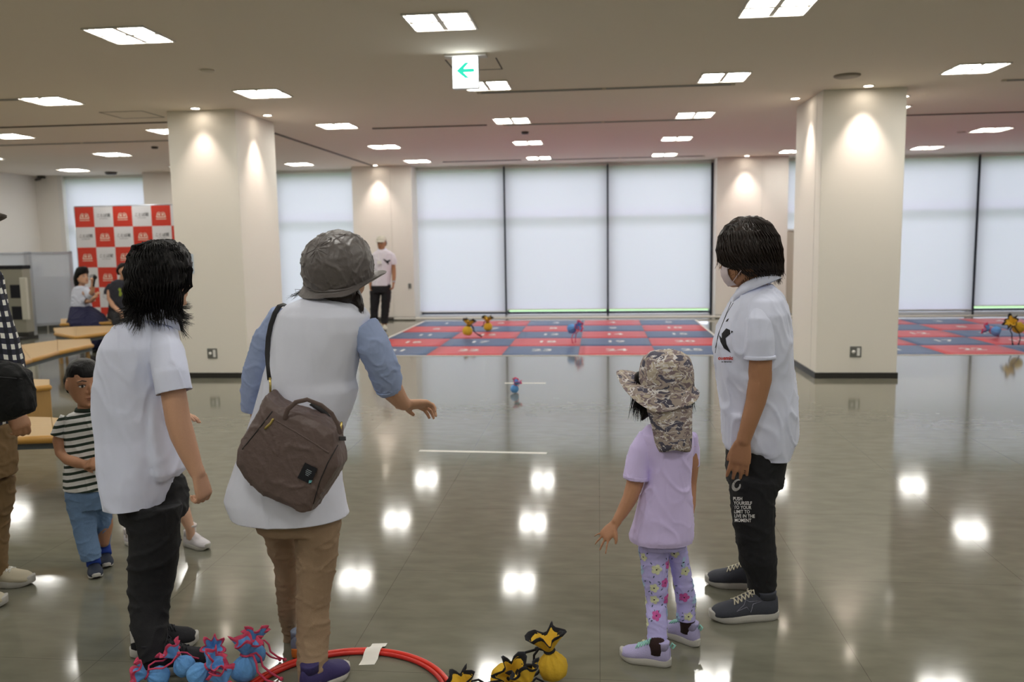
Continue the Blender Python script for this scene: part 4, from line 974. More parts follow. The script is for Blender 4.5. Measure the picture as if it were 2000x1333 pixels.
    def w1(i):
        p0=q.p(random.uniform(596,622),random.uniform(566,578),-.02); return [p0.lerp(q.p(random.uniform(556,578),random.uniform(574,588),-.03),t)+V((0,0,.01*math.sin(t*PI))) for t in (0,.25,.5,.75,1)]
    def w2(i):
        a=random.uniform(0,1); p0=q.p(665+30*a,562+8*a,-.03); p1=q.p(698+8*a,590,-.05); p2=q.p(random.uniform(700,711),random.uniform(600,614),-.05); return [p0,p0.lerp(p1,.5)+V((.006,0,.005)),p1,p1.lerp(p2,.5)+V((.004,0,0)),p2]
    strands('hair_locks',150,lambda i: w1(i) if i<14 else w2(i),M_hairb,hr_,.0014)
    # shoes
    M_pur=mat('violet_navy_canvas',S(58,50,104),.7,.15,300); M_gsh=mat('grey_blue_shoe',S(120,130,150),.7); M_or=mat('orange_sole',S(222,128,52),.5)
    Shoe(atz(592,1362),atz(677,1312),.098,.075,0,.022).build(root,M_pur,M_sole,None)
    Shoe(atz(578,1288),atz(612,1243),.085,.06,0.0,.03).build(root,M_gsh,M_or,None)
    return q,bv
qh,bvest=person_hat()
# shoulder bag (hangs from the person: a thing of its own)
def shoulder_bag():
    q=qh
    out=[(528,764),(548,782),(566,790),(640,818),(662,838),(664,862),(671,892),(672,906),(640,955),(616,992),(598,996),(560,980),(512,958),(484,930),(470,904),(472,872),(486,846),(508,806)]
    bk=-.185
    root=empty('shoulder_bag',tuple(q.p(570,890,bk)),'taupe nylon shoulder bag with a black label, hanging on the back of the hatted person','bag')
    cc=sum((q.p(x,y,bk) for x,y in out),V((0,0,0)))/len(out)
    n=len(out); fine=[]
    P=[q.p(x,y,bk) for x,y in out]
    for i in range(n):
        a,b,c,d=P[i-1],P[i],P[(i+1)%n],P[(i+2)%n]
        for t in (0,.33,.66): fine.append(b.lerp(c,t)*.9+((a+d)*.5*.0+b.lerp(c,t))*.1)
    mb=MB(); rings=[]
    for dy,k in ((.075,.90),(.065,.97),(.03,1.),(-.02,1.0),(-.045,.96),(-.058,.82),(-.064,.5),(-.066,.2)):
        rings.append([cc+(p-cc)*k+V((0,dy,0)) for p in fine])
    mb.loft(rings); me=remesh('bag_body',mb,.0045,3,(.0045,(14,14,9),12.)); body=link('bag_body',me,M_bag,root); bb_=bvh_of(me)
    def on(x,y,off=.002):
        p=q.p(x,y,bk-.3); d=(p-CO).normalized(); h_=bb_.ray_cast(CO,d,6); return (h_[0]-d*off) if h_[0] is not None else q.p(x,y,bk-.06)
    def line(name,pts,r,m,par=body,off=.001):
        v=[];  
        for a,b in zip(pts,pts[1:]):
            for t in (0,.25,.5,.75): v.append((on(a[0]+(b[0]-a[0])*t,a[1]+(b[1]-a[1])*t,off),r))
        v.append((on(*pts[-1],off),r)); m_=MB(); m_.tube(v,8,False); return part(name,m_,m,par)
    line('seam',[(473,878),(500,845),(532,804)],.0016,M_bagd); line('front_seam',[(540,822),(580,845),(620,870),(642,885)],.003,M_bag,off=.0)
    line('side_seam',[(660,870),(640,905),(625,940),(612,985)],.0016,M_bagd); line('zip',[(534,818),(528,828),(517,838)],.004,M_gold)
    line('flap_fold',[(566,792),(556,806),(558,816)],.0035,M_bag,off=0)
    # label
    pa=[on(596,904,.003),on(620,916,.003),on(607,946,.003),on(581,934,.003)]
    mb=MB(); nrm=(pa[1]-pa[0]).cross(pa[3]-pa[0]).normalized(); nrm = nrm if nrm.y<0 else -nrm
    mb.add(pa+[p+nrm*.002 for p in pa],[(0,1,2,3),(4,5,6,7),(0,1,5,4),(1,2,6,5),(2,3,7,6),(3,0,4,7)]); lb=part('label_patch',mb,M_blk,body,False)
    u=(pa[1]-pa[0]); v=(pa[0]-pa[3]); c0=sum(pa,V((0,0,0)))/4; qd=[]
    vs=[];fs=[]
    for k,(a,b,y) in enumerate([(-.18,.22,.2),(-.2,.25,.1),(-.15,.2,0),(-.1,.15,-.1)]):
        k4=len(vs); vs+=[c0+nrm*.0026+u*a+v*(y-.02),c0+nrm*.0026+u*b+v*(y-.02),c0+nrm*.0026+u*b+v*(y+.02),c0+nrm*.0026+u*a+v*(y+.02)]; fs.append((k4,k4+1,k4+2,k4+3))
    link('label_print',me_new('label_print',vs,fs,False),mat('grey_print',S(150,160,168),.6),lb)
    tq=[pa[2]*.9+pa[1]*.1+nrm*.0025, pa[2]*.75+pa[1]*.25+nrm*.0025, pa[2]*.62+pa[1]*.18+pa[3]*.2+nrm*.0025, pa[2]*.85+pa[3]*.15+nrm*.0025]
    link('teal_corner',me_new('teal_corner',tq,[(0,1,2,3)],False),mat('teal_print',S(120,190,196),.5),lb)
    # carry handles
    mb=MB(); mb.tube([(q.p(x,y,bk-d),.0075,.003) for x,y,d in [(556,818,.06),(562,800,.07),(578,786,.075),(600,781,.075),(628,792,.075),(648,808,.07),(660,830,.065),(664,846,.06)]],10); part('carry_handle',mb,M_bag,root)
    mb=MB(); mb.tube([(q.p(x,y,bk+d),.0075,.003) for x,y,d in [(566,800,.04),(585,786,.045),(610,790,.045),(634,806,.04),(650,826,.04)]],10); part('carry_handle',mb,M_bagd,root)
    # strap: from the bag's apex up over the shoulder and down the front to the right corner
    sp=[(528,768,-.17),(529,752,-.155)]
    mb=MB(); mb.tube([(q.p(x,y,d),.004,.0035) for x,y,d in [(528,772,-.17),(528,752,-.16),(527,738,-.158)]],8,False); part('snap_hook',mb,M_gold,root)
    mb=MB(); path=[(527,742),(524,715),(522,690),(524,660),(529,635),(537,612),(546,598)]
    pts=[]
    for x,y in path:
        p=q.p(x,y,-.3); d=(p-CO).normalized(); h_=bvest.ray_cast(CO,d,6); pts.append((h_[0]-d*.004) if h_[0] is not None else q.p(x,y,-.10+.002*(742-y)/10))
    pts+= [q.p(556,594,.03),q.p(575,640,.15),q.p(600,760,.17),q.p(640,850,.16)]
    mb.tube([(p,.0085,.0022) for p in pts],10,False); part('shoulder_strap',mb,M_bagd,root)
    mb=MB(); mb.tube([(q.p(665,838,bk-.01),.005,.004),(q.p(667,826,bk-.0),.004,.003)],8); part('brass_ring',mb,M_gold,root)
    bevel_box('side_tab',(-.011,-.002,-.007),(.011,.002,.007),mat('tab_grey',S(84,84,86),.6),root,.001,1,Matrix.Translation(q.p(669,857,bk)))
shoulder_bag()
# ================================================================== person 4: little girl in camouflage sun hat
def camo_mat():
    m=mat('camouflage_cotton',S(150,132,118),.85,.15,500); b=m.node_tree.nodes['Principled BSDF']
    tc=N(m,'ShaderNodeTexCoord'); mp=N(m,'ShaderNodeMapping'); mp.inputs['Scale'].default_value=(17,17,30); L(m,tc.outputs['Object'],mp.inputs[0])
    prev=None
    def ramp(off,stops,sc,det=2.0,dist=.6):
        n=N(m,'ShaderNodeTexNoise'); n.inputs['Scale'].default_value=sc; n.inputs['Detail'].default_value=det; n.inputs['Distortion'].default_value=dist
        ad=N(m,'ShaderNodeVectorMath',operation='ADD'); L(m,mp.outputs[0],ad.inputs[0]); ad.inputs[1].default_value=(off,off*2,off*3); L(m,ad.outputs[0],n.inputs['Vector']); return n
    n1=ramp(0,None,1.1); cr=N(m,'ShaderNodeValToRGB'); cr.color_ramp.interpolation='CONSTANT'; e=cr.color_ramp.elements
    e[0].position=0; e[0].color=S(84,82,98); e[1].position=.42; e[1].color=S(170,156,148); x=e.new(.53); x.color=S(130,114,118); x=e.new(.60); x.color=S(188,176,158)
    L(m,n1.outputs['Fac'],cr.inputs[0])
    n2=ramp(7,None,1.5); sb=N(m,'ShaderNodeMath',operation='SUBTRACT'); L(m,n2.outputs['Fac'],sb.inputs[0]); sb.inputs[1].default_value=.5; ab=N(m,'ShaderNodeMath',operation='ABSOLUTE'); L(m,sb.outputs[0],ab.inputs[0])
    lt=N(m,'ShaderNodeMath',operation='LESS_THAN'); L(m,ab.outputs[0],lt.inputs[0]); lt.inputs[1].default_value=.022
    n3=ramp(13,None,1.3); gt=N(m,'ShaderNodeMath',operation='GREATER_THAN'); L(m,n3.outputs['Fac'],gt.inputs[0]); gt.inputs[1].default_value=.46
    mu=N(m,'ShaderNodeMath',operation='MULTIPLY'); L(m,lt.outputs[0],mu.inputs[0]); L(m,gt.outputs[0],mu.inputs[1])
    mx=N(m,'ShaderNodeMix'); mx.data_type='RGBA'; L(m,mu.outputs[0],mx.inputs[0]); L(m,cr.outputs[0],mx.inputs[6]); mx.inputs[7].default_value=S(226,222,222); L(m,mx.outputs[2],b.inputs['Base Color']); return m
M_lil=mat('lilac_jersey',S(218,204,252),.9,.1,600,sheen=.2); M_legg=mat('lilac_legging',S(194,188,246),.85,.1,600); M_sock=mat('brown_sock',S(48,28,28),.9)
def flower_print(name,me,root,cx,cy_,axis_pts,rad,n,seed):
    """printed flowers pressed on to the leg from all sides"""
    bv=bvh_of(me); rnd=random.Random(seed); cols=[mat('print_pink',S(206,92,168),.8),mat('print_cream',S(222,226,190),.8),mat('print_paleblue',S(176,208,240),.8)]
    acc=[MB(),MB(),MB()]; dots=MB(); leaves=MB(); done=[]
    for i in range(n*6):
        if len(done)>=n: break
        t=rnd.random(); a=rnd.uniform(0,2*PI); k=t*(len(axis_pts)-1); j=min(int(k),len(axis_pts)-2); c=axis_pts[j].lerp(axis_pts[j+1],k-j)
        d=V((math.cos(a),math.sin(a),0)); h=bv.ray_cast(c+d*.25,-d,.3)
        if h[0] is None or (h[0]-c).length>.12: continue
        if any((h[0]-p).length<.040 for p in done): continue
        done.append(h[0].copy()); u=V((-d.y,d.x,0)); v=V((0,0,1)); r=rnd.uniform(.015,.019); which=rnd.choice([0,0,1,2]); 
        def press(x,y,off):
            p=h[0]+u*x+v*y; g=bv.ray_cast(p+d*.03,-d,.08); g=g if g[0] is not None and (g[0]-p).length<.012 else bv.find_nearest(p)
            return g[0]+g[1]*off
        ring=[]; m_=acc[which]; np_=40
        for q in range(np_): b=2*PI*q/np_; rr=r*(.72+.34*abs(math.cos(2.5*b))**.6); ring.append(press(rr*math.cos(b),rr*math.sin(b),.0012))
        mid=[press(r*.5*math.cos(2*PI*q/np_),r*.5*math.sin(2*PI*q/np_),.0014) for q in range(np_)]
        k0=len(m_.v); m_.v+=mid+ring+[press(0,0,.0014)]; m_.f+=[[k0+q,k0+(q+1)%np_,k0+np_+(q+1)%np_,k0+np_+q] for q in range(np_)]+[[k0+2*np_,k0+(q+1)%np_,k0+q] for q in range(np_)]
        k0=len(dots.v); dots.v+=[press(.0028*math.cos(2*PI*q/8),.0028*math.sin(2*PI*q/8),.0022) for q in range(8)]; dots.f+=[list(range(k0,k0+8))]
        for s in (rnd.uniform(.3,1.2),rnd.uniform(1.9,2.9),rnd.uniform(3.6,4.6)):
            p=(r*1.55*math.cos(s),r*1.55*math.sin(s)); k0=len(leaves.v); leaves.v+=[press(p[0]+.0048*math.cos(b)*math.cos(s)-.002*math.sin(b)*math.sin(s),p[1]+.0048*math.cos(b)*math.sin(s)+.002*math.sin(b)*math.cos(s),.0012) for b in [2*PI*q/8 for q in range(8)]]; leaves.f+=[list(range(k0,k0+8))]
    for k,nm in enumerate(('pink_flower_print','cream_flower_print','blue_flower_print')):
        if acc[k].v: tag(part(nm,acc[k],cols[k],root,False),kind='stuff')
    tag(part('flower_centres',dots,mat('print_dark',S(52,44,66),.8),root,False),kind='stuff'); tag(part('leaf_print',leaves,mat('print_leaf',S(74,92,120),.8),root,False),kind='stuff')
def person_girl():
    q=Px(2.95); f0=atz(1290,1285)
    root=empty('person',(f0.x,f0.y,0),'little girl in camouflage sun hat, lilac tee and flowered leggings, seen from behind','person')
    c=q.p(1300,752); R=rot(.45,.02); h=.200; mb=MB(); head(mb,c,R,h)
    mb.tube(q.limb([(1302,785,22,0),(1303,815,22,0),(1302,850,36,0)]),14)
    mb.loft(q.rings([(850,1270,1338,0,.11),(930,1275,1335,0,.12),(1040,1258,1338,0,.13)]))
    mb.tube(q.limb([(1258,868,17,.0),(1247,905,17,-.01),(1240,945,17,-.02),(1230,975,15,-.03),(1215,1002,12,-.04),(1203,1020,9,-.05)]),14)
    hand(mb,q.p(1201,1024,-.05),V((-.62,-.05,-.78)),V((-.6,-.7,.45)),.118,(.05,.12,.1),.34,-1,.85,.0072)
    mb.tube(q.limb([(1348,868,15,.02),(1353,905,13,.03),(1351,945,9.5,.04),(1350,985,9,.02),(1346,1015,8,.0)]),12)
    hand(mb,q.p(1345,1018,.0),V((-.1,.1,-1)),V((1,0,0)),.112,(.3,.3,.3),.06,1,.4,.0075)
    for x1,x2,d,yb_ in ((1277,1284,-.04,1225),(1325,1337,.055,1188)): mb.tube(q.limb([(x1,1045,14,d*.5),((x1+x2)/2,1130,9,d*.9 if d>0 else -.01),(x2,yb_,8,d)]),12)
    link('body',remesh('body',mb,.0045,4),SK_C,root)
    T=q.rings([(828,1284,1326,0,.10),(834,1264,1342,0,.135),(846,1253,1352,0,.155),(870,1256,1354,0,.165),(905,1264,1350,0,.165),(940,1262,1348,0,.17),(985,1246,1350,0,.18),(1020,1236,1352,0,.19),(1046,1227,1352,0,.20),(1054,1228,1350,0,.19)],2.2)
    cloth_part('lilac_tee',[T],[q.limb([(1268,852,20,0),(1254,880,23,-.01),(1246,910,24,-.015),(1242,934,25,-.02)]),q.limb([(1342,852,18,.02),(1350,880,16,.03),(1353,910,13,.035)])],.0048,M_lil,root,(.005,(10,10,5),6.),open_loft=True)
    mb=MB(); p0,p1=q.p(1243,928,-.02),q.p(1242,937,-.021); mb.tube([(p0,q.r(25.8)),(p1,q.r(25.6))],22,False); link('sleeve_hem',remesh('sleeve_hem',mb,.004,1),M_lil,root)
    hip=q.rings([(1035,1245,1344,0,.16),(1060,1248,1342,0,.155),(1068,1251,1340,.0,.14)])
    l=q.limb([(1277,1068,29.5,-.0),(1279,1105,27,-.005),(1281,1150,23,-.01),(1282,1180,21.5,-.015),(1284,1215,21.5,-.05),(1284,1251,20,-.07)])
    r=q.limb([(1322,1068,21,.03),(1328,1105,19,.04),(1335,1145,20,.05),(1340,1175,19,.06),(1340,1210,18,.06)])
    lg=cloth_part('leggings',[hip],[l,r],.0045,M_legg,root,(.003,(14,14,22),2.),3)
    flower_print('f',lg.data,lg,0,0,[q.p(1278,1075),q.p(1281,1150,-.01),q.p(1284,1246,-.02)],.05,30,3)
    flower_print('f',lg.data,lg,0,0,[q.p(1324,1075,.03),q.p(1334,1145,.05),q.p(1340,1205,.06)],.05,22,5)
    # shoes
    M_ls=mat('lilac_mesh_shoe',S(182,176,220),.7,.2,300,var=.05); M_mint=mat('mint_lace',S(150,206,196),.6)
    for k,(hl,te,sk) in enumerate(((atz(1309,1303),atz(1213,1286),(1284,-.07)),(atz(1364,1265),atz(1296,1236),(1340,.06)))):
        d=(te-hl).normalized(); te=hl+d*.178
        u=Shoe(hl,te,.072,.060,0,.024).build(root,M_ls,M_sole,M_mint,None,None)
        m=MB(); a=hl+d*.048; m.tube([(V((a.x,a.y,.045)),.030),(V((a.x,a.y,.078)),.029),(q.p(sk[0],1243 if k==0 else 1203,sk[1]),.0285)],16,False); part('sock',m,M_sock,u)
        m=MB(); s=hl-d*.001; m.tube([(V((s.x,s.y,.074)),.004),(V((s.x,s.y,.088))-d*.006,.004),(V((s.x,s.y,.082))-d*.016,.004),(V((s.x,s.y,.070))-d*.008,.004)],8); part('pull_tab',m,M_mint,u)
        m=MB(); sp=Shoe(hl,te,.072,.060,0,.024); pn=sp.sec(.55,PI*.78,1.06); m.ell(pn,(.012,.005,.012)); part('heart_charm',m,mat('pearl_charm',S(206,204,170),.25,metal=.4),u)
    # hair tufts
    def tuft(i):
        if i<150: x,y=random.uniform(1240,1262),random.uniform(742,765); e=(x-random.uniform(-6,14),random.uniform(795,826))
        else: x,y=random.uniform(1340,1352),random.uniform(738,760); e=(x+random.uniform(-4,8),random.uniform(775,812))
        d=random.uniform(-.02,.06); p0=q.p(x,y,d); p1=q.p(*e,d-.01); return [p0.lerp(p1,t)+V((.004*math.sin(t*5+i),0,0)) for t in (0,.2,.4,.6,.8,1)]
    mb=MB(); mb.tube(q.limb([(1255,735,15,.03),(1250,765,12,.03),(1252,795,7,.02),(1258,812,3,.0)]),12); mb.tube(q.limb([(1345,735,10,.0),(1349,765,8,.0),(1347,785,4,.0)]),12); mb.tube(q.limb([(1266,790,12,0),(1262,810,8,0),(1254,820,3,0)]),10)
    mb.ell(c+V((0,0,-.01)),(.075,.088,.09))
    hr_=link('hair',remesh('hair',mb,.004,2,(.0015,(70,70,20))),M_hair,root); strands('hair_locks',260,tuft,M_hair,hr_,.0013)
    # sun hat: crown, turned-up brim, neck flap
    M_c=camo_mat(); ax=R@V((0,0,1)); hx_=R@V((1,0,0)); hy_=R@V((0,1,0)); hc_=q.p(1301,735)
    mb=MB(); rings=[]
    for z,ra in [(-.035,.090),(-.01,.092),(.02,.091),(.045,.087),(.066,.078),(.082,.060),(.091,.036),(.094,.01)]: rings.append([hc_+ax*z+hx_*(ra*math.cos(a))+hy_*(ra*1.12*math.sin(a)) for a in [2*PI*k/36 for k in range(36)]])
    mb.loft(rings); me=remesh('sun_hat',mb,.004,2,(.003,(22,22,14),3.)); hat=link('sun_hat',me,M_c,root)
    mb=MB(); n=64; P=[]
    for dr,u in [(0,0),(.02,.35),(.042,.7),(.060,1.),(.062,1.02),(.058,.98),(.038,.66),(.016,.3),(-.002,.02)]:
        rg=[]
        for j in range(n):
            a=2*PI*j/n; world=hx_*math.cos(a)+hy_*math.sin(a); lf=max(0,-world.x*.9+world.y*.25); bk=max(0,-world.y); 
            z=-.030-.058*u*(.35+.65*bk) + .062*u*lf**1.5 - .03*u*max(0,-world.y)*max(0,.3-world.x)
            ra=.091+dr*(.35+1.0*lf-.05*bk)
            rg.append(hc_+ax*z+hx_*(ra*math.cos(a))+hy_*(ra*1.12*math.sin(a)))
        P.append(rg)
    mb.loft(P,False); part('brim',mb,M_c,hat)
    # flap
    n=24; vs=[];fs=[]
    rows=[(768,1266,1350,-.085),(785,1262,1352,-.098),(805,1264,1352,-.105),(830,1272,1352,-.108),(855,1277,1352,-.112),(874,1280,1351,-.112),(882,1284,1348,-.112)]
    for y,xl,xr,d in rows:
        for k in range(n+1):
            t=k/n; x=xl+(xr-xl)*t; vs.append(q.p(x,y+2*math.sin(t*9),d+.045*abs(2*t-1)**2.2+.004*math.sin(t*15+y*.08)))
    for j in range(len(rows)-1):
        for k in range(n): a=j*(n+1)+k; fs.append((a,a+1,a+n+2,a+n+1))
    m=len(vs); vs+= [v+V((0,.003,0)) for v in vs]; fs+=[tuple(reversed([i+m for i in f])) for f in fs]
    nr=len(rows)
    for j in range(nr-1): fs.append((j*(n+1),(j+1)*(n+1),(j+1)*(n+1)+m,j*(n+1)+m)); fs.append((j*(n+1)+n,j*(n+1)+n+m,(j+1)*(n+1)+n+m,(j+1)*(n+1)+n))
    for k in range(n): a=(nr-1)*(n+1)+k; fs.append((a,a+1,a+1+m,a+m))
    link('neck_flap',me_new('neck_flap',vs,fs),M_c,hat)
person_girl()

# ================================================================== person 5: masked woman on the right
def person_right_woman():
    q=Px(3.36); f0=atz(1465,1190)
    root=empty('person',(f0.x,f0.y,0),'masked person with short black hair, white polo and black track pants, right of the girl','person')
    c=q.p(1458,503); R=rot(1.12,-.12); h=.226; mb=MB(); head(mb,c,R,h)
    mb.tube(q.limb([(1466,530,25,.0),(1472,560,26,.0),(1476,590,38,.0)]),14)
    mb.loft(q.rings([(600,1440,1520,0,.24),(700,1425,1530,0,.22),(800,1430,1530,0,.21),(880,1440,1520,0,.2)]))
    mb.tube(q.limb([(1478,640,24,-.14),(1484,700,23.5,-.15),(1484,742,22.5,-.15),(1476,785,19,-.155),(1465,820,16.5,-.16),(1456,850,14,-.16),(1452,862,13.5,-.16)]),16)
    hand(mb,q.p(1452,862,-.16),V((-.16,-.03,-1)),V((-.15,-1,.05)),.172,(.12,.22,.2),.07,1,.35,.0088)
    mb.tube(q.limb([(1470,620,22,.14),(1462,700,20,.16),(1452,760,18,.14),(1446,840,13,.1)]),14); hand(mb,q.p(1446,842,.1),V((-.1,0,-1)),V((0,1,0)),.165,(.4,.4,.3),.05,1,.4)
    for d,xs in ((-.07,(1478,1470,1484)),(.10,(1470,1465,1482))): mb.tube(q.limb([(xs[0],870,28,d),(xs[1],1040,22,d),(xs[2],1170,13,d)]),12)
    link('body',remesh('body',mb,.0045,5),SK_B,root)
    T=q.rings([(556,1456,1508,0,.14),(566,1444,1518,0,.22),(582,1434,1527,0,.31),(610,1419,1537,0,.36),(640,1405,1541,0,.365),(668,1398,1544,0,.36),(700,1399,1547,0,.34),(735,1404,1549,0,.32),(775,1411,1554,0,.31),(815,1413,1557,.0,.31),(848,1414,1555,.0,.31),(868,1430,1550,0,.30),(880,1466,1545,0,.28),(888,1472,1540,0,.28)],2.3,36)
    TF=q.rings([(800,1413,1470,-.0,.28),(862,1414,1474,-.0,.28),(869,1416,1472,0,.26)],2.1)
    sh=cloth_part('polo_shirt',[T,TF],[q.limb([(1482,600,30,-.09),(1480,635,32,-.13),(1482,668,30,-.15),(1483,699,28,-.155)]),q.limb([(1470,600,28,.09),(1458,650,30,.14),(1452,690,27,.16)])],.0068,M_wpolo,root,(.008,(7.5,7.5,4),4.4),open_loft=True)
    collar_strip('collar',q.p(1474,558,0),.060,.066,.026,M_wpolo,root,R=rot(1.2)@Matrix.Rotation(-.42,3,'X'),open_=.9,flare=.034)
    mb=MB(); p0,p1=q.p(1483,694,-.1555),q.p(1483,702,-.156); mb.tube([(p0,q.r(29.2)),(p1,q.r(29.2))],22,False); link('sleeve_hem',remesh('sleeve_hem',mb,.0045,1),M_wpolo,root)
    # pants
    hip=q.rings([(845,1424,1540,0,.25),(875,1421,1537,0,.27),(910,1421,1530,0,.27),(945,1422,1524,0,.26)])
    nl=q.limb([(1474,935,48,-.06),(1470,975,43,-.07),(1472,1020,40,-.075),(1477,1060,37,-.075),(1482,1095,34.5,-.075),(1486,1120,30,-.075),(1486,1135,27,-.075),(1486,1160,26,-.075),(1488,1184,24,-.075)])
    fl_=q.limb([(1472,935,46,.08),(1470,990,40,.1),(1474,1040,36,.11),(1480,1080,30,.11),(1484,1110,26,.11),(1486,1135,24,.11)])
    pm=cloth_part('track_pants',[hip],[nl,fl_],.0062,M_btrou,root,(.0055,(10,10,13),9.),3)
    bp=bvh_of(pm.data); mu=V((1,0,0)); y0=q.p(1446,995,-.4)
    for i,t in enumerate(['PUSH','YOURSELF','TO YOUR','LIMIT TO','LIVE IN THE','MOMENT']):
        vf=text2d(t,.0185,.0004); mn=min(v[0] for v in vf[0]); vf=([((v[0]-mn)*.80,v[1]) for v in vf[0]],vf[1])
        o=q.p(1432+.6*i,975+8.4*i,-.15); decal('trouser_lettering',vf,o,X,CU,bp,M_print,pm,.0018,.012,'eye')
    sw=[];fs=[];n=40
    for k in range(n+1):
        t=k/n; a=1.2+t*5.6; r=.020-.010*t; w_=.0022+.003*math.sin(PI*t)
        for rr in (r-w_,r+w_): sw.append((rr*math.cos(a)*.95+.25*rr*math.sin(a),rr*math.sin(a)*1.15))
    fs=[(2*k,2*k+1,2*k+3,2*k+2) for k in range(n)]
    decal('trouser_emblem',(sw,fs),q.p(1440,949,-.15),X,CU,bp,mat('silver_print',S(176,176,172),.5),pm,.0018,.01,'eye')
    # chest print
    bs=bvh_of(sh.data); dr=V((.55,1,0)).normalized(); uu=V((1,-.55,0)).normalized()
    def dpoly(name,px,m):
        o=q.p(1415,665,-.1); pts=[q.p(x,y,-.1) for x,y in px]
        vs=[((p-o).dot(X),(p-o).dot(Z)) for p in pts]
        return decal(name,(vs,[list(range(len(vs)))]),o,X,Z,bs,m,sh,.002,.012,'eye')
    dpoly('chest_arrow',[(1418.5,641.5),(1432,648),(1417,661),(1419,673),(1427.5,690),(1414,681),(1407,668),(1404,654),(1409.5,661),(1409.5,652)],M_blk)
    dpoly('neck_mark',[(1420,624),(1424,622),(1421,628),(1417,629)],M_blk)
    decal('chest_lettering',text2d('cosmic',.020,.0008),q.p(1417,700,-.1),X,Z,bs,mat('red_print',S(206,66,58),.7),sh,.002,.012,'eye')
    decal('chest_lettering',text2d('in libraries',.009,.0002),q.p(1419,707,-.1),X,Z,bs,M_blk,sh,.002,.012,'eye')
    # lanyard
    mb=MB(); mb.tube([(q.p(1428,590,-.10),.0010),(q.p(1416,620,-.16),.0010),(q.p(1402,655,-.12),.0010),(q.p(1397,690,-.06),.0010)],6); mb.tube([(q.p(1432,592,-.1),.0010),(q.p(1420,612,-.15),.0010),(q.p(1406,645,-.14),.0010),(q.p(1397,680,-.08),.0010)],6); part('lanyard_cord',mb,M_blk,root)
    # mask
    P=lambda x,y,z: c+R@V((x*h,y*h,z*h)); mb=MB(); cols=[]
    for j,(z,y,w) in enumerate([(-.10,.445,.20),(-.17,.475,.27),(-.27,.47,.285),(-.38,.43,.26),(-.47,.37,.20)]):
        cols.append([P(w*math.sin(a)*1.02,y-(.21*abs(math.sin(a))**2.0)*1.0,z+.02*abs(math.sin(a))) for a in [(-1+2*k/12)*1.35 for k in range(13)]])
    vs=[p for r in cols for p in r]; fs=[(j*13+k,j*13+k+1,(j+1)*13+k+1,(j+1)*13+k) for j in range(4) for k in range(12)]
    m2=len(vs); vs+=[v-R@V((0,.002,0)) for v in vs]; fs+=[tuple(reversed([i+m2 for i in f])) for f in fs]; mb.add(vs,fs)
    for s in (-1,1): mb.tube([(P(s*.27,.27,-.16),.0014),(P(s*.36,.05,-.08),.0014),(P(s*.36,-.06,-.02),.0014)],6); mb.tube([(P(s*.24,.22,-.4),.0014),(P(s*.34,.02,-.22),.0014),(P(s*.36,-.06,-.10),.0014)],6)
    part('face_mask',mb,mat('pale_mask',S(214,200,204),.85,.1,300),root); face(root,c,R,h,M_lip)
    # hair
    mb=MB(); mb.loft(q.rings([(423,1448,1474,0,.05),(427,1436,1486,0,.09),(436,1424,1500,0,.15),(452,1412,1511,0,.2),(472,1406,1518,0,.235),(492,1406,1521,.0,.24),(508,1410,1522,.0,.225),(522,1430,1521,.01,.19),(532,1440,1519,.01,.16),(540,1452,1508,.01,.11)],2.1,32))
    me=remesh('hair',mb,.005,2,(.006,(24,24,9),8.)); hr_=link('hair',me,M_hairb,root)
    rg=q.rings([(426,1446,1476,0,.09),(440,1422,1502,0,.16),(462,1409,1515,0,.225),(488,1405,1521,0,.245),(510,1408,1523,0,.235),(528,1428,1524,.01,.19),(540,1442,1518,.01,.15)],2.1,60)
    def lock(i):
        k=random.uniform(0,60); ph=random.random()*6; pts=[]; fl=random.uniform(-.2,1.2); sw=random.uniform(1,7)
        end=random.choice([7,7,7,6,6,5])
        for j in range(end):
            kk=int(k+sw*j/3)%60; cc=sum(rg[j],V((0,0,0)))/60; v=rg[j][kk]; o=(v-cc); o.z=0; o.normalize(); pts.append(v+o*(.002+.004*math.sin(j*1.6+ph)))
        o=(pts[-1]-sum(rg[min(6,end-1)],V((0,0,0)))/60); o.z=0; o.normalize()
        fl=fl if random.random()<.3 else .15; e_=random.uniform(.2,1.6); pts.append(pts[-1]+V((0,0,-.012*e_))+o*.004*fl); pts.append(pts[-1]+V((random.uniform(-.005,.005),0,-.010*e_))+o*.007*fl)
        out=[]
        for a_,b_ in zip(pts,pts[1:]): out+=[a_,a_.lerp(b_,.5)]
        return out+[pts[-1]]
    strands('hair_locks',700,lock,M_hairb,hr_,.0018)
    # shoes
    M_gs=mat('slate_mesh_shoe',S(64,67,78),.75,.2,400); 
    for k,(hl,te) in enumerate(((atz(1517,1208),atz(1386,1212)),(atz(1503,1152),atz(1390,1142)))):
        d=(te-hl).normalized(); te=hl+d*.265
        sp=Shoe(hl,te,.098,.082,0,.027); u=sp.build(root,M_gs,M_sole,M_lace)
        if k==0:
            side=1 if sp.s.y<0 else -1
            q0=.28 if side>0 else PI-.28
            def S_(t,z): 
                a=q0+(-z if side<0 else z); return sp.sec(t,a,1.03)
            mb=MB(); line=[(.66,.0),(.54,.30),(.50,.62),(.455,.34),(.24,.42),(.40,.12),(.44,-.38),(.50,.05),(.66,.0)]
            mb.tube([(S_(t,z),.0011) for t,z in line],5,False); part('side_emblem',mb,mat('emblem_grey',S(150,150,168),.5),u)
person_right_woman()

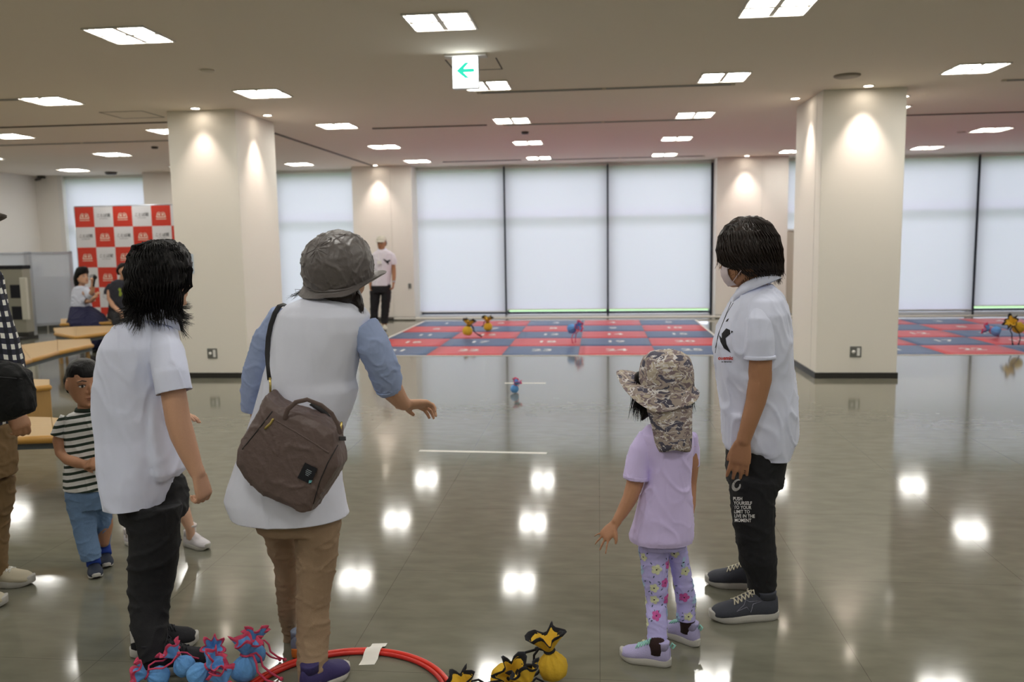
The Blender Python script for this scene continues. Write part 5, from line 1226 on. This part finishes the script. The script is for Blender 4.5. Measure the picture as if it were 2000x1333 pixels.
# ================================================================== person 6: man in cap at the back
def simple_person(q,root,spec):
    mb=MB(); head(mb,spec['hc'],spec['R'],spec['h'])
    for t in spec['skin']: mb.tube(q.limb(t),12)
    for r in spec.get('core',[]): mb.loft(q.rings(r))
    for hs in spec.get('hands',[]): hand(mb,*hs)
    link('body',remesh('body',mb,spec.get('vox',.006),4),spec['sk'],root)
    face(root,spec['hc'],spec['R'],spec['h'],spec.get('lip',M_lipd))
def person_far_man():
    q=Px(14.4); f0=atz(748,641)
    root=empty('person',(f0.x,q.Y,0),'man in a pale cap, white polo and black trousers standing at the back','person')
    hc_=q.p(745.5,475); R=rot(PI-.15,-.05)
    T_={'hc':hc_,'R':R,'h':.225,'sk':SK_B,'vox':.008,
     'skin':[[(746,484,5.2,0),(746.5,492,5.6,0),(746.5,498,8,0)],[(767,512,4.6,0),(769,528,4.6,0),(769.5,540,4,-.02),(769,552,3.2,-.04)],[(727,512,4.6,0),(724.5,530,4.4,0),(724,545,3.6,-.02),(723,556,3.0,-.04)],[(732,560,6,0),(732,630,5,0)],[(754,560,6,0),(751,634,5,0)]],
     'core':[[(500,732,762,0,.18),(555,730,760,0,.18)]],
     'hands':[(q.p(768.5,552,-.04),V((-.1,-.1,-1)),V((1,0,0)),.18,(.5,.6,.4),.05,-1,.4),(q.p(723,556,-.04),V((.1,-.1,-1)),V((-1,0,0)),.18,(.5,.6,.4),.05,1,.4)]}
    simple_person(q,root,T_)
    T=q.rings([(488,738,755,0,.14),(491,731,762,0,.19),(496,727,768,0,.23),(506,725.5,769,0,.25),(525,727,766,0,.25),(545,726,764,0,.25),(558,725.5,763,0,.25)])
    sh=cloth_part('polo_shirt',[T],[q.limb([(764,499,6,0),(768,508,6.4,0),(769,517,6.3,0)]),q.limb([(730,499,6,0),(726,509,6.3,0),(724.5,518,6.2,0)])],.009,mat('white_polo_bright',S(232,228,238),.8),root,(.008,(7,7,4),2.),4,open_loft=True)
    collar_strip('collar',q.p(746.5,490,0),.07,.07,.04,M_wpolo,root,R=rot(PI),open_=.8)
    bs=bvh_of(sh.data); o=q.p(756,512,-.1)
    ar=[(-.07,.045),(-.055,.055),(.0,.02),(.055,.04),(.06,.02),(.025,-.005),(.03,-.05),(.012,-.035),(-.02,-.005)]
    decal('chest_arrow',(ar,[list(range(9))[::-1]]),o,X,Z,bs,M_blk,sh,.005,.03,'eye')
    bevel_box('name_card',(-.04,-.004,-.03),(.04,.004,.03),M_white,root,.002,1,Matrix.Translation(q.p(741,513,-.165)))
    mb=MB(); mb.tube([(q.p(739,494,-.10),.003),(q.p(740,510,-.16),.003)],6); mb.tube([(q.p(752,494,-.10),.003),(q.p(743,510,-.16),.003)],6); part('lanyard_cord',mb,M_white,root)
    hip=q.rings([(552,727,762,0,.22),(566,724,764,0,.24),(572,724,764,0,.23)])
    cloth_part('trousers',[hip],[q.limb([(733,570,10.5,0),(732,590,9.5,0),(730.5,610,8,0),(731,628,7.6,0)]),q.limb([(754.5,570,10.5,0),(753.5,590,9,0),(752,612,7.6,0),(751,632,7,0)])],.009,M_btrou,root,(.008,(8,8,12),5.),3)
    for x,y in ((752,640),(731,637)):
        hl=q.p(x,y,.08); d=V((.25,-1,0)).normalized(); hl=V((hl.x,q.Y+.06,0)); Shoe(hl,hl+d*.27,.1,.07,0,.025).build(root,mat('cream_shoe',S(214,210,192),.6),M_sole,None)
    M_cap=mat('pale_cap',S(222,220,204),.7)
    ax=R@V((0,0,1)); hx_=R@V((1,0,0)); hy_=R@V((0,1,0)); cc=hc_+ax*.035
    mb=MB(); mb.loft([[cc+ax*z+hx_*(ra*.98*math.cos(a))+hy_*(ra*1.12*math.sin(a)) for a in [2*PI*k/28 for k in range(28)]] for z,ra in [(0,.088),(.03,.088),(.06,.08),(.085,.058),(.095,.03),(.097,.01)]]); cap=part('cap',mb,M_cap,root)
    mb=MB(); rg=[]
    for t in (0,.3,.6,.85,1): rg.append([cc+ax*(.012-.02*t*t-.004*(k-6)**2/36*(1+t)+dz)+hy_*(.09+.085*t*(1-((k-6)/6)**2*.55)-((k-6)/6)**2*.055)+hx_*((k-6)/6*.082) for dz,ks in ((0,range(13)),(-.004,range(12,-1,-1))) for k in ks])
    mb.loft(rg); part('visor',mb,M_cap,cap)
    cap_hair('hair',hc_,R,.225,.10,-.25,mat('grey_hair',S(70,64,60),.6),root,1.03,.008,None,None,0)
    mb=MB(); wc=q.p(769,550,-.035); mb.tube([(wc+V((0,0,.012)),.032),(wc-V((0,0,.012)),.032)],14,False); part('wrist_watch',mb,M_alu,root)
person_far_man()

# ================================================================== person 7: someone in a checked shirt at the left edge
def gingham_mat():
    m=mat('gingham_cloth',S(220,220,215),.85,.1,500); b=m.node_tree.nodes['Principled BSDF']
    tc=N(m,'ShaderNodeTexCoord'); sp=N(m,'ShaderNodeSeparateXYZ'); L(m,tc.outputs['Object'],sp.inputs[0]); g=[]
    dg_=N(m,'ShaderNodeMath',operation='MULTIPLY_ADD'); L(m,sp.outputs['X'],dg_.inputs[0]); dg_.inputs[1].default_value=.85; L(m,sp.outputs['Y'],dg_.inputs[2])
    sz=N(m,'ShaderNodeMath',operation='MULTIPLY_ADD'); L(m,sp.outputs['X'],sz.inputs[0]); sz.inputs[1].default_value=.25; L(m,sp.outputs['Z'],sz.inputs[2])
    for s_ in (dg_.outputs[0],sz.outputs[0]):
        a=N(m,'ShaderNodeMath',operation='ADD'); L(m,s_,a.inputs[0]); a.inputs[1].default_value=10
        w=N(m,'ShaderNodeMath',operation='MODULO'); L(m,a.outputs[0],w.inputs[0]); w.inputs[1].default_value=.040
        t=N(m,'ShaderNodeMath',operation='GREATER_THAN'); L(m,w.outputs[0],t.inputs[0]); t.inputs[1].default_value=.019; g.append(t)
    ad=N(m,'ShaderNodeMath',operation='ADD'); L(m,g[0].outputs[0],ad.inputs[0]); L(m,g[1].outputs[0],ad.inputs[1]); dv=N(m,'ShaderNodeMath',operation='MULTIPLY'); L(m,ad.outputs[0],dv.inputs[0]); dv.inputs[1].default_value=.5
    cr=N(m,'ShaderNodeValToRGB'); cr.color_ramp.interpolation='CONSTANT'; e=cr.color_ramp.elements; e[0].color=S(220,220,212); e[1].position=.3; e[1].color=S(40,42,58); x=e.new(.8); x.color=S(18,20,32); L(m,dv.outputs[0],cr.inputs[0]); L(m,cr.outputs[0],b.inputs['Base Color']); return m
def person_checked():
    q=Px(3.28); f0=atz(10,1160)
    root=empty('person',(f0.x-.1,f0.y,0),'person at the left edge in checked shirt, khaki trousers and cream sneakers','person')
    c=q.p(-62,440); R=rot(-1.65,-.05); h=.225; mb=MB(); head(mb,c,R,h)
    mb.tube(q.limb([(-66,470,26,0),(-70,510,27,0),(-72,540,40,0)]),14); mb.loft(q.rings([(540,-130,-15,0,.2),(700,-130,0,0,.2),(860,-130,0,0,.2)]))
    mb.tube(q.limb([(-40,570,24,-.12),(-20,660,22,-.14),(0,740,19,-.15),(15,785,15,-.16),(24,800,13,-.16)]),14)
    hand(mb,q.p(24,800,-.16),V((.45,-.1,-.85)),V((.8,-.5,.4)),.165,(.6,.8,.5),.05,-1,.4)
    mb.tube(q.limb([(-70,580,24,.14),(-60,680,22,.16),(-30,780,16,.15)]),12); hand(mb,q.p(-30,782,.15),V((.3,0,-1)),V((-1,0,0)),.165,(.5,.5,.4),.05,1,.4)
    for x0,x1,d in ((-60,-8,0.05),(-80,-30,-.1)): mb.tube(q.limb([(x0,860,28,d),(x0+15,1000,22,d),(x1,1120,12,d)]),12)
    link('body',remesh('body',mb,.006,4),SK_B,root); face(root,c,R,h,M_lipd)
    gm=gingham_mat()
    T=q.rings([(505,-95,-40,0,.15),(515,-125,-22,0,.22),(535,-142,-8,0,.28),(580,-150,2,0,.31),(650,-152,16,0,.32),(720,-155,26,0,.32),(800,-155,24,0,.33),(850,-155,20,0,.33)])
    cloth_part('checked_shirt',[T],[q.limb([(-40,545,32,-.08),(-22,600,35,-.12),(-4,660,35,-.14),(12,715,33,-.15),(20,755,30,-.155)]),q.limb([(-80,545,30,.08),(-70,650,32,.15),(-50,740,26,.16)])],.008,gm,root,(.008,(9,9,5),3.),open_loft=True)
    hip=q.rings([(830,-150,26,0,.28),(880,-150,31,0,.29),(930,-148,33,0,.29)])
    cloth_part('trousers',[hip],[q.limb([(-22,930,50,.06),(-18,980,47,.07),(-22,1020,40,.07),(-22,1060,36,.07),(-15,1100,28,.07),(-13,1125,26,.07)]),q.limb([(-85,930,48,-.08),(-75,1010,40,-.1),(-60,1090,34,-.12),(-45,1150,28,-.12)])],.007,mat('olive_khaki',S(134,108,74),.85,.2,400),root,(.006,(9,9,14),4.),4)
    M_cs=mat('cream_canvas_shoe',S(204,196,172),.7,.15,300)
    for hl,te,k in ((atz(-42,1146),atz(66,1142),0),(atz(-80,1196),atz(14,1182),1)):
        d=(te-hl).normalized(); hl=te-d*.265; Shoe(hl,te,.1,.072,0,.03).build(root,M_cs,M_sole,M_white)
    cap_hair('hair',c,R,h,.15,-.3,M_hair,root,1.05,.006)
    M_cap=mat('brown_cap',S(84,76,66),.8); ax=R@V((0,0,1)); hx_=R@V((1,0,0)); hy_=R@V((0,1,0)); cc=q.p(-62,414)
    mb=MB(); mb.loft([[cc+ax*z+hx_*(ra*.98*math.cos(a))+hy_*(ra*1.12*math.sin(a)) for a in [2*PI*k/28 for k in range(28)]] for z,ra in [(-.01,.098),(.03,.098),(.06,.088),(.085,.062),(.095,.03),(.097,.01)]]); cap=part('cap',mb,M_cap,root)
    mb=MB(); rg=[]
    for t in (0,.3,.6,.85,1): rg.append([cc+ax*(.005-.012*t*t-.012*((k-6)/6)**2*(1+t)+dz)+hy_*(.095+.075*t*(1-((k-6)/6)**2*.55)-((k-6)/6)**2*.06)+hx_*((k-6)/6*.085) for dz,ks in ((0,range(13)),(-.006,range(12,-1,-1))) for k in ks])
    mb.loft(rg); part('visor',mb,M_cap,cap)
person_checked()
def black_bag():
    q=Px(3.28); d=-.27; root=empty('shoulder_bag',tuple(q.p(0,780,d)),'soft black bag carried by the person in the checked shirt, left edge','bag')
    out=[(-75,722),(-30,712),(0,704),(30,714),(50,728),(53,745),(60,775),(63,800),(58,808),(30,820),(0,824),(-50,822),(-85,800),(-88,750)]
    P=[q.p(x,y,d) for x,y in out]; c=sum(P,V((0,0,0)))/len(P); mb=MB(); mb.loft([[c+(p-c)*k+V((0,dy,0)) for p in P] for dy,k in ((.055,.8),(.045,.95),(.0,1.),(-.04,.95),(-.055,.7),(-.06,.2))])
    me=remesh('bag_body',mb,.006,4,(.006,(12,12,8),1.)); b=link('bag_body',me,mat('black_leather',S(16,17,18),.6,.3,80,spec=.25),root)
    mb=MB(); mb.tube([(q.p(-60,722,d),.010,.003),(q.p(-70,650,d+.02),.010,.003),(q.p(-62,560,-.19),.010,.003),(q.p(-60,520,-.05),.010,.003),(q.p(-62,500,.05),.010,.003),(q.p(-64,560,.2),.010,.003)],8); part('strap',mb,M_bagd,root)
    mb=MB(); 
    bb_=bvh_of(me); pts=[]
    for t in range(9):
        x=-60+13*t; p=q.p(x,735+.1*t*t,d-.3); dd=(p-CO).normalized(); h_=bb_.ray_cast(CO,dd,6)
        if h_[0] is not None: pts.append((h_[0]-dd*.001,.0025))
    mb.tube(pts,6,False); part('zip',mb,M_bagd,b)
black_bag()

# ================================================================== person 8: child hidden behind the left woman
def person_child():
    q=Px(3.9); f0=atz(320,1065)
    root=empty('person',(f0.x,f0.y,0),'child in white velcro shoes and white socks, mostly hidden behind the black-haired person','person')
    c=q.p(285,735); R=rot(-2.0); h=.19; mb=MB(); head(mb,c,R,h)
    mb.tube(q.limb([(286,765,16,0),(290,800,17,0),(292,820,28,0)]),12); mb.loft(q.rings([(815,262,322,0,.11),(900,265,322,0,.11),(930,270,322,0,.11)]))
    mb.tube(q.limb([(312,825,11,-.03),(316,870,10,-.03),(310,910,8,-.04)]),10); hand(mb,q.p(310,912,-.04),V((-.1,-.3,-1)),V((1,0,0)),.10,(.3,.3,.3),.06,1,.4)
    mb.tube(q.limb([(266,825,11,.03),(262,870,10,.03),(266,910,8,.0)]),10); hand(mb,q.p(266,912,.0),V((.1,-.2,-1)),V((-1,0,0)),.10,(.3,.3,.3),.06,1,.4)
    mb.tube(q.limb([(312,920,20,-.02),(338,965,18,-.04),(358,1000,15,-.04),(371,1032,9.5,-.04),(373,1050,9,-.03)]),12); mb.tube(q.limb([(290,920,20,.03),(275,970,18,.04),(262,1010,14,.05),(254,1040,9,.05),(252,1052,9,.05)]),12)
    link('body',remesh('body',mb,.0055,4),SK_D,root); face(root,c,R,h,M_lip)
    cap_hair('hair',c,R,h,.18,-.38,M_hair,root,1.05,.006)
    cloth_part('tee',[q.rings([(796,276,308,0,.09),(806,262,322,0,.13),(830,256,328,0,.15),(880,258,328,0,.15),(915,258,330,0,.15)])],[q.limb([(312,822,15,-.03),(316,848,15,-.03)]),q.limb([(268,822,15,.03),(264,848,15,.03)])],.007,mat('white_child_tee',S(220,216,220),.85),root,(.004,(10,10,6),2.))
    cloth_part('shorts',[q.rings([(905,262,326,0,.15),(935,260,332,0,.16)])],[q.limb([(312,930,23,-.02),(326,962,23,-.03)]),q.limb([(288,930,23,.03),(280,962,22,.04)])],.007,mat('child_shorts',S(90,96,120),.85),root,(.004,(10,10,8),2.))
    M_ws=mat('white_velcro_shoe',S(222,218,224),.55,.1,200)
    for k,(hl,te,ay,an) in enumerate(((atz(362,1066),atz(420,1078),1026,(373,-.03)),(atz(247,1062),atz(290,1076),1030,(253,.05)))):
        d=(te-hl).normalized(); te=hl+d*.165; sp=Shoe(hl,te,.07,.058,0,.02); u=sp.build(root,M_ws,M_sole)
        m=MB(); a=hl+d*.045; m.tube([(V((a.x,a.y,.045)),.026),(V((a.x,a.y,.085)),.025),(q.p(an[0],ay,an[1]),.025)],14,False); m.tube([(q.p(an[0],ay,an[1])+V((0,0,-.006)),.028),(q.p(an[0],ay,an[1])+V((0,0,.003)),.028)],14,False); part('white_sock',m,mat('white_sock',S(224,216,214),.9),u)
        m=MB(); rg=[[sp.sec(t,.5+(PI-1.0)*j/8,1.06) for t in (.44,.50,.56,.60)] for j in range(9)]; m.add([p for r in rg for p in r],[(j*4+i,j*4+i+1,j*4+i+5,j*4+i+4) for j in range(8) for i in range(3)]); part('velcro_strap',m,M_ws,u)
person_child()

# ================================================================== persons 9, 10: seated pair in front of the backdrop
M_nsk=mat('navy_skirt_cloth',S(30,32,66),.85,.15,200)
def seated_woman():
    Y=(atz(150,627,.42)).y; q=Px(Y); f0=q.p(160,640)
    root=empty('person',(f0.x,Y,0),'seated person with black hair, pale blouse and navy skirt, speaking into a microphone','person')
    c=q.p(161,543); R=rot(-1.95,.22); h=.215
    mic=q.p(183,546,-.25)
    d_={'hc':c,'R':R,'h':h,'sk':SK_A,'lip':M_lip,'vox':.0075,'skin':[[(160,553,6,.02),(159,560,6.5,.02),(158,568,9,.02)],[(166,572,6,-.08),(175,580,5.2,-.15),(181,568,4.6,-.2),(181,556,3.6,-.23)],[(150,572,6,.06),(165,590,5,-.05),(178,588,4.4,-.15),(184,582,3.6,-.2)]],
      'core':[[(566,149,168,0,.15),(600,148,172,0,.16)]],'hands':[(q.p(181,556,-.23),V((.15,0,1)),V((1,-.3,0)),.16,(.9,.9,.6),.05,1,.5),(q.p(184,582,-.2),V((.4,-.1,.5)),V((0,-.6,.6)),.15,(.3,.4,.3),.06,1,.5)]}
    simple_person(q,root,d_)
    cloth_part('blouse',[q.rings([(558,151,167,0,.13),(562,144,172,0,.18),(572,140.5,176,0,.21),(585,140,177,0,.23),(598,140,178,0,.24),(602,140,178,0,.23)])],[q.limb([(168,566,7,-.06),(173,576,7.6,-.11),(177,581,7,-.15),(180,574,6.5,-.18)]),q.limb([(147,566,7,.05),(158,584,7,-.02),(170,589,6.5,-.1)])],.009,mat('pale_blouse',S(206,212,228),.85,.1,200),root,(.008,(9,9,6),2.))
    sk=[(598,140,178,0,.24),(606,137,186,-.04,.36),(618,135,200,-.1,.5),(628,134,209,-.14,.56),(636,136,213,-.18,.5),(648,160,214,-.32,.3),(664,168,212,-.36,.28),(680,168,210,-.36,.28)]
    cloth_part('long_skirt',[q.rings(sk,2.2)],[],.012,M_nsk,root,(.012,(7,7,5),4.),5)
    mb=MB(); mb.tube(q.limb([(186,672,7,-.34),(187,692,5,-.36)]),10); mb.tube(q.limb([(198,672,7,-.34),(199,690,5,-.36)]),10); link('lower_legs',mb.mesh('lower_legs'),SK_A,root)
    for x in (187,199):
        a=q.p(x,694,-.30); hl=V((a.x,a.y,0)); Shoe(hl,hl+V((.12,-.2,0)),.085,.06,0,.02).build(root,M_blk,M_blk)
    mb=MB(); mb.loft(q.rings([(521,154,168,0,.09),(524,150,171,0,.15),(532,147,172,0.01,.19),(542,146,168,.02,.2),(552,146.5,163,.04,.17),(560,147.5,160,.05,.12)])); link('hair',remesh('hair',mb,.008,3,(.005,(20,20,8),3.)),M_hair,root)
    m=empty('microphone',tuple(mic),'black microphone held up by the seated person with the navy skirt','microphone')
    mb=MB(); mb.tube([(mic+V((.02,-.01,.0)),.014),(mic+V((-.01,0,-.10)),.012)],12); part('handle',mb,M_blk,m); mb=MB(); mb.ell(mic+V((.03,-.012,.03)),(.03,.03,.032)); part('foam_head',mb,mat('mic_foam',S(28,28,32),.9),m)
def seated_man():
    Y=(atz(240,626,.42)).y; q=Px(Y); f0=q.p(238,640)
    root=empty('person',(f0.x,Y,0),'seated man with glasses and a dark printed tee, in front of the checked backdrop','person')
    c=q.p(243,530); R=rot(-2.0,-.05); h=.225
    d_={'hc':c,'R':R,'h':h,'sk':SK_A,'vox':.0075,'skin':[[(240,542,6,.02),(238,551,6.5,.02),(236,558,9,.02)],[(213,568,5.4,-.05),(214,584,5.2,-.08),(220,597,4.8,-.16),(231,607,4.2,-.28),(236,611,3.6,-.32)],[(262,568,5.4,0),(264,590,5,-.05),(258,606,4,-.2)]],
      'core':[[(556,222,252,0,.17),(605,220,255,0,.18)]],'hands':[(q.p(236,611,-.32),V((.6,-.3,-.4)),V((0,-.5,.8)),.17,(.3,.4,.3),.06,1,.5),(q.p(258,606,-.2),V((-.2,-.5,-.4)),V((0,-.5,.8)),.17,(.3,.4,.3),.06,-1,.5)]}
    simple_person(q,root,d_)
    sh=cloth_part('dark_tee',[q.rings([(547,228,250,0,.15),(551,218,258,0,.2),(560,212,264,0,.24),(580,212,264,0,.25),(606,212,264,0,.26)])],[q.limb([(219,558,7.5,-.01),(212,568,8,-.03),(210,576,7.8,-.04)]),q.limb([(257,558,7.5,0),(264,570,8,0),(265,578,7.6,0)])],.009,mat('charcoal_tee',S(44,46,56),.85,.1,200),root,(.008,(9,9,6),6.))
    bs=bvh_of(sh.data)
    vf=([(-.04,.05),(-.015,.075),(.012,.05),(.0,.02),(.02,-.01),(.0,-.055),(-.03,-.05),(-.03,-.01),(-.02,.012)],[list(range(9))[::-1]]); decal('tee_print',vf,q.p(236,572,-.1),X,Z,bs,mat('lime_print',S(150,170,60),.8),sh,.005,.03,'eye')
    cloth_part('trousers',[q.rings([(600,212,262,0,.26),(622,210,264,-.02,.32)])],[q.limb([(222,616,10,-.08),(226,620,9.5,-.4),(228,636,8,-.48),(230,672,6,-.48)]),q.limb([(250,616,10,-.08),(256,620,9.5,-.4),(258,636,8,-.48),(260,672,6,-.48)])],.011,M_btrou,root,(.008,(9,9,9),7.))
    for x in (230,260):
        a=q.p(x,690,-.42); hl=V((a.x,a.y,0)); Shoe(hl,hl+V((.08,-.25,0)),.095,.07,0,.025).build(root,M_blk,M_sole)
    cap_hair('hair',c,R,h,.22,-.25,M_hair,root,1.12,.007,None,(.008,(26,26,12),5.),.05)
    P=lambda x,y,z: c+R@V((x*h,y*h,z*h)); mb=MB()
    for s in (-1,1): mb.tube([(P(s*.15+.105*math.cos(a),.42,.0+.075*math.sin(a)),.0022) for a in [2*PI*k/14 for k in range(15)]],5,False); mb.tube([(P(s*.25,.40,.02),.002),(P(s*.35,.0,.02),.002)],5)
    mb.tube([(P(-.045,.43,.01),.002),(P(.045,.43,.01),.002)],5); part('glasses',mb,M_bagd,root)
seated_woman(); seated_man()
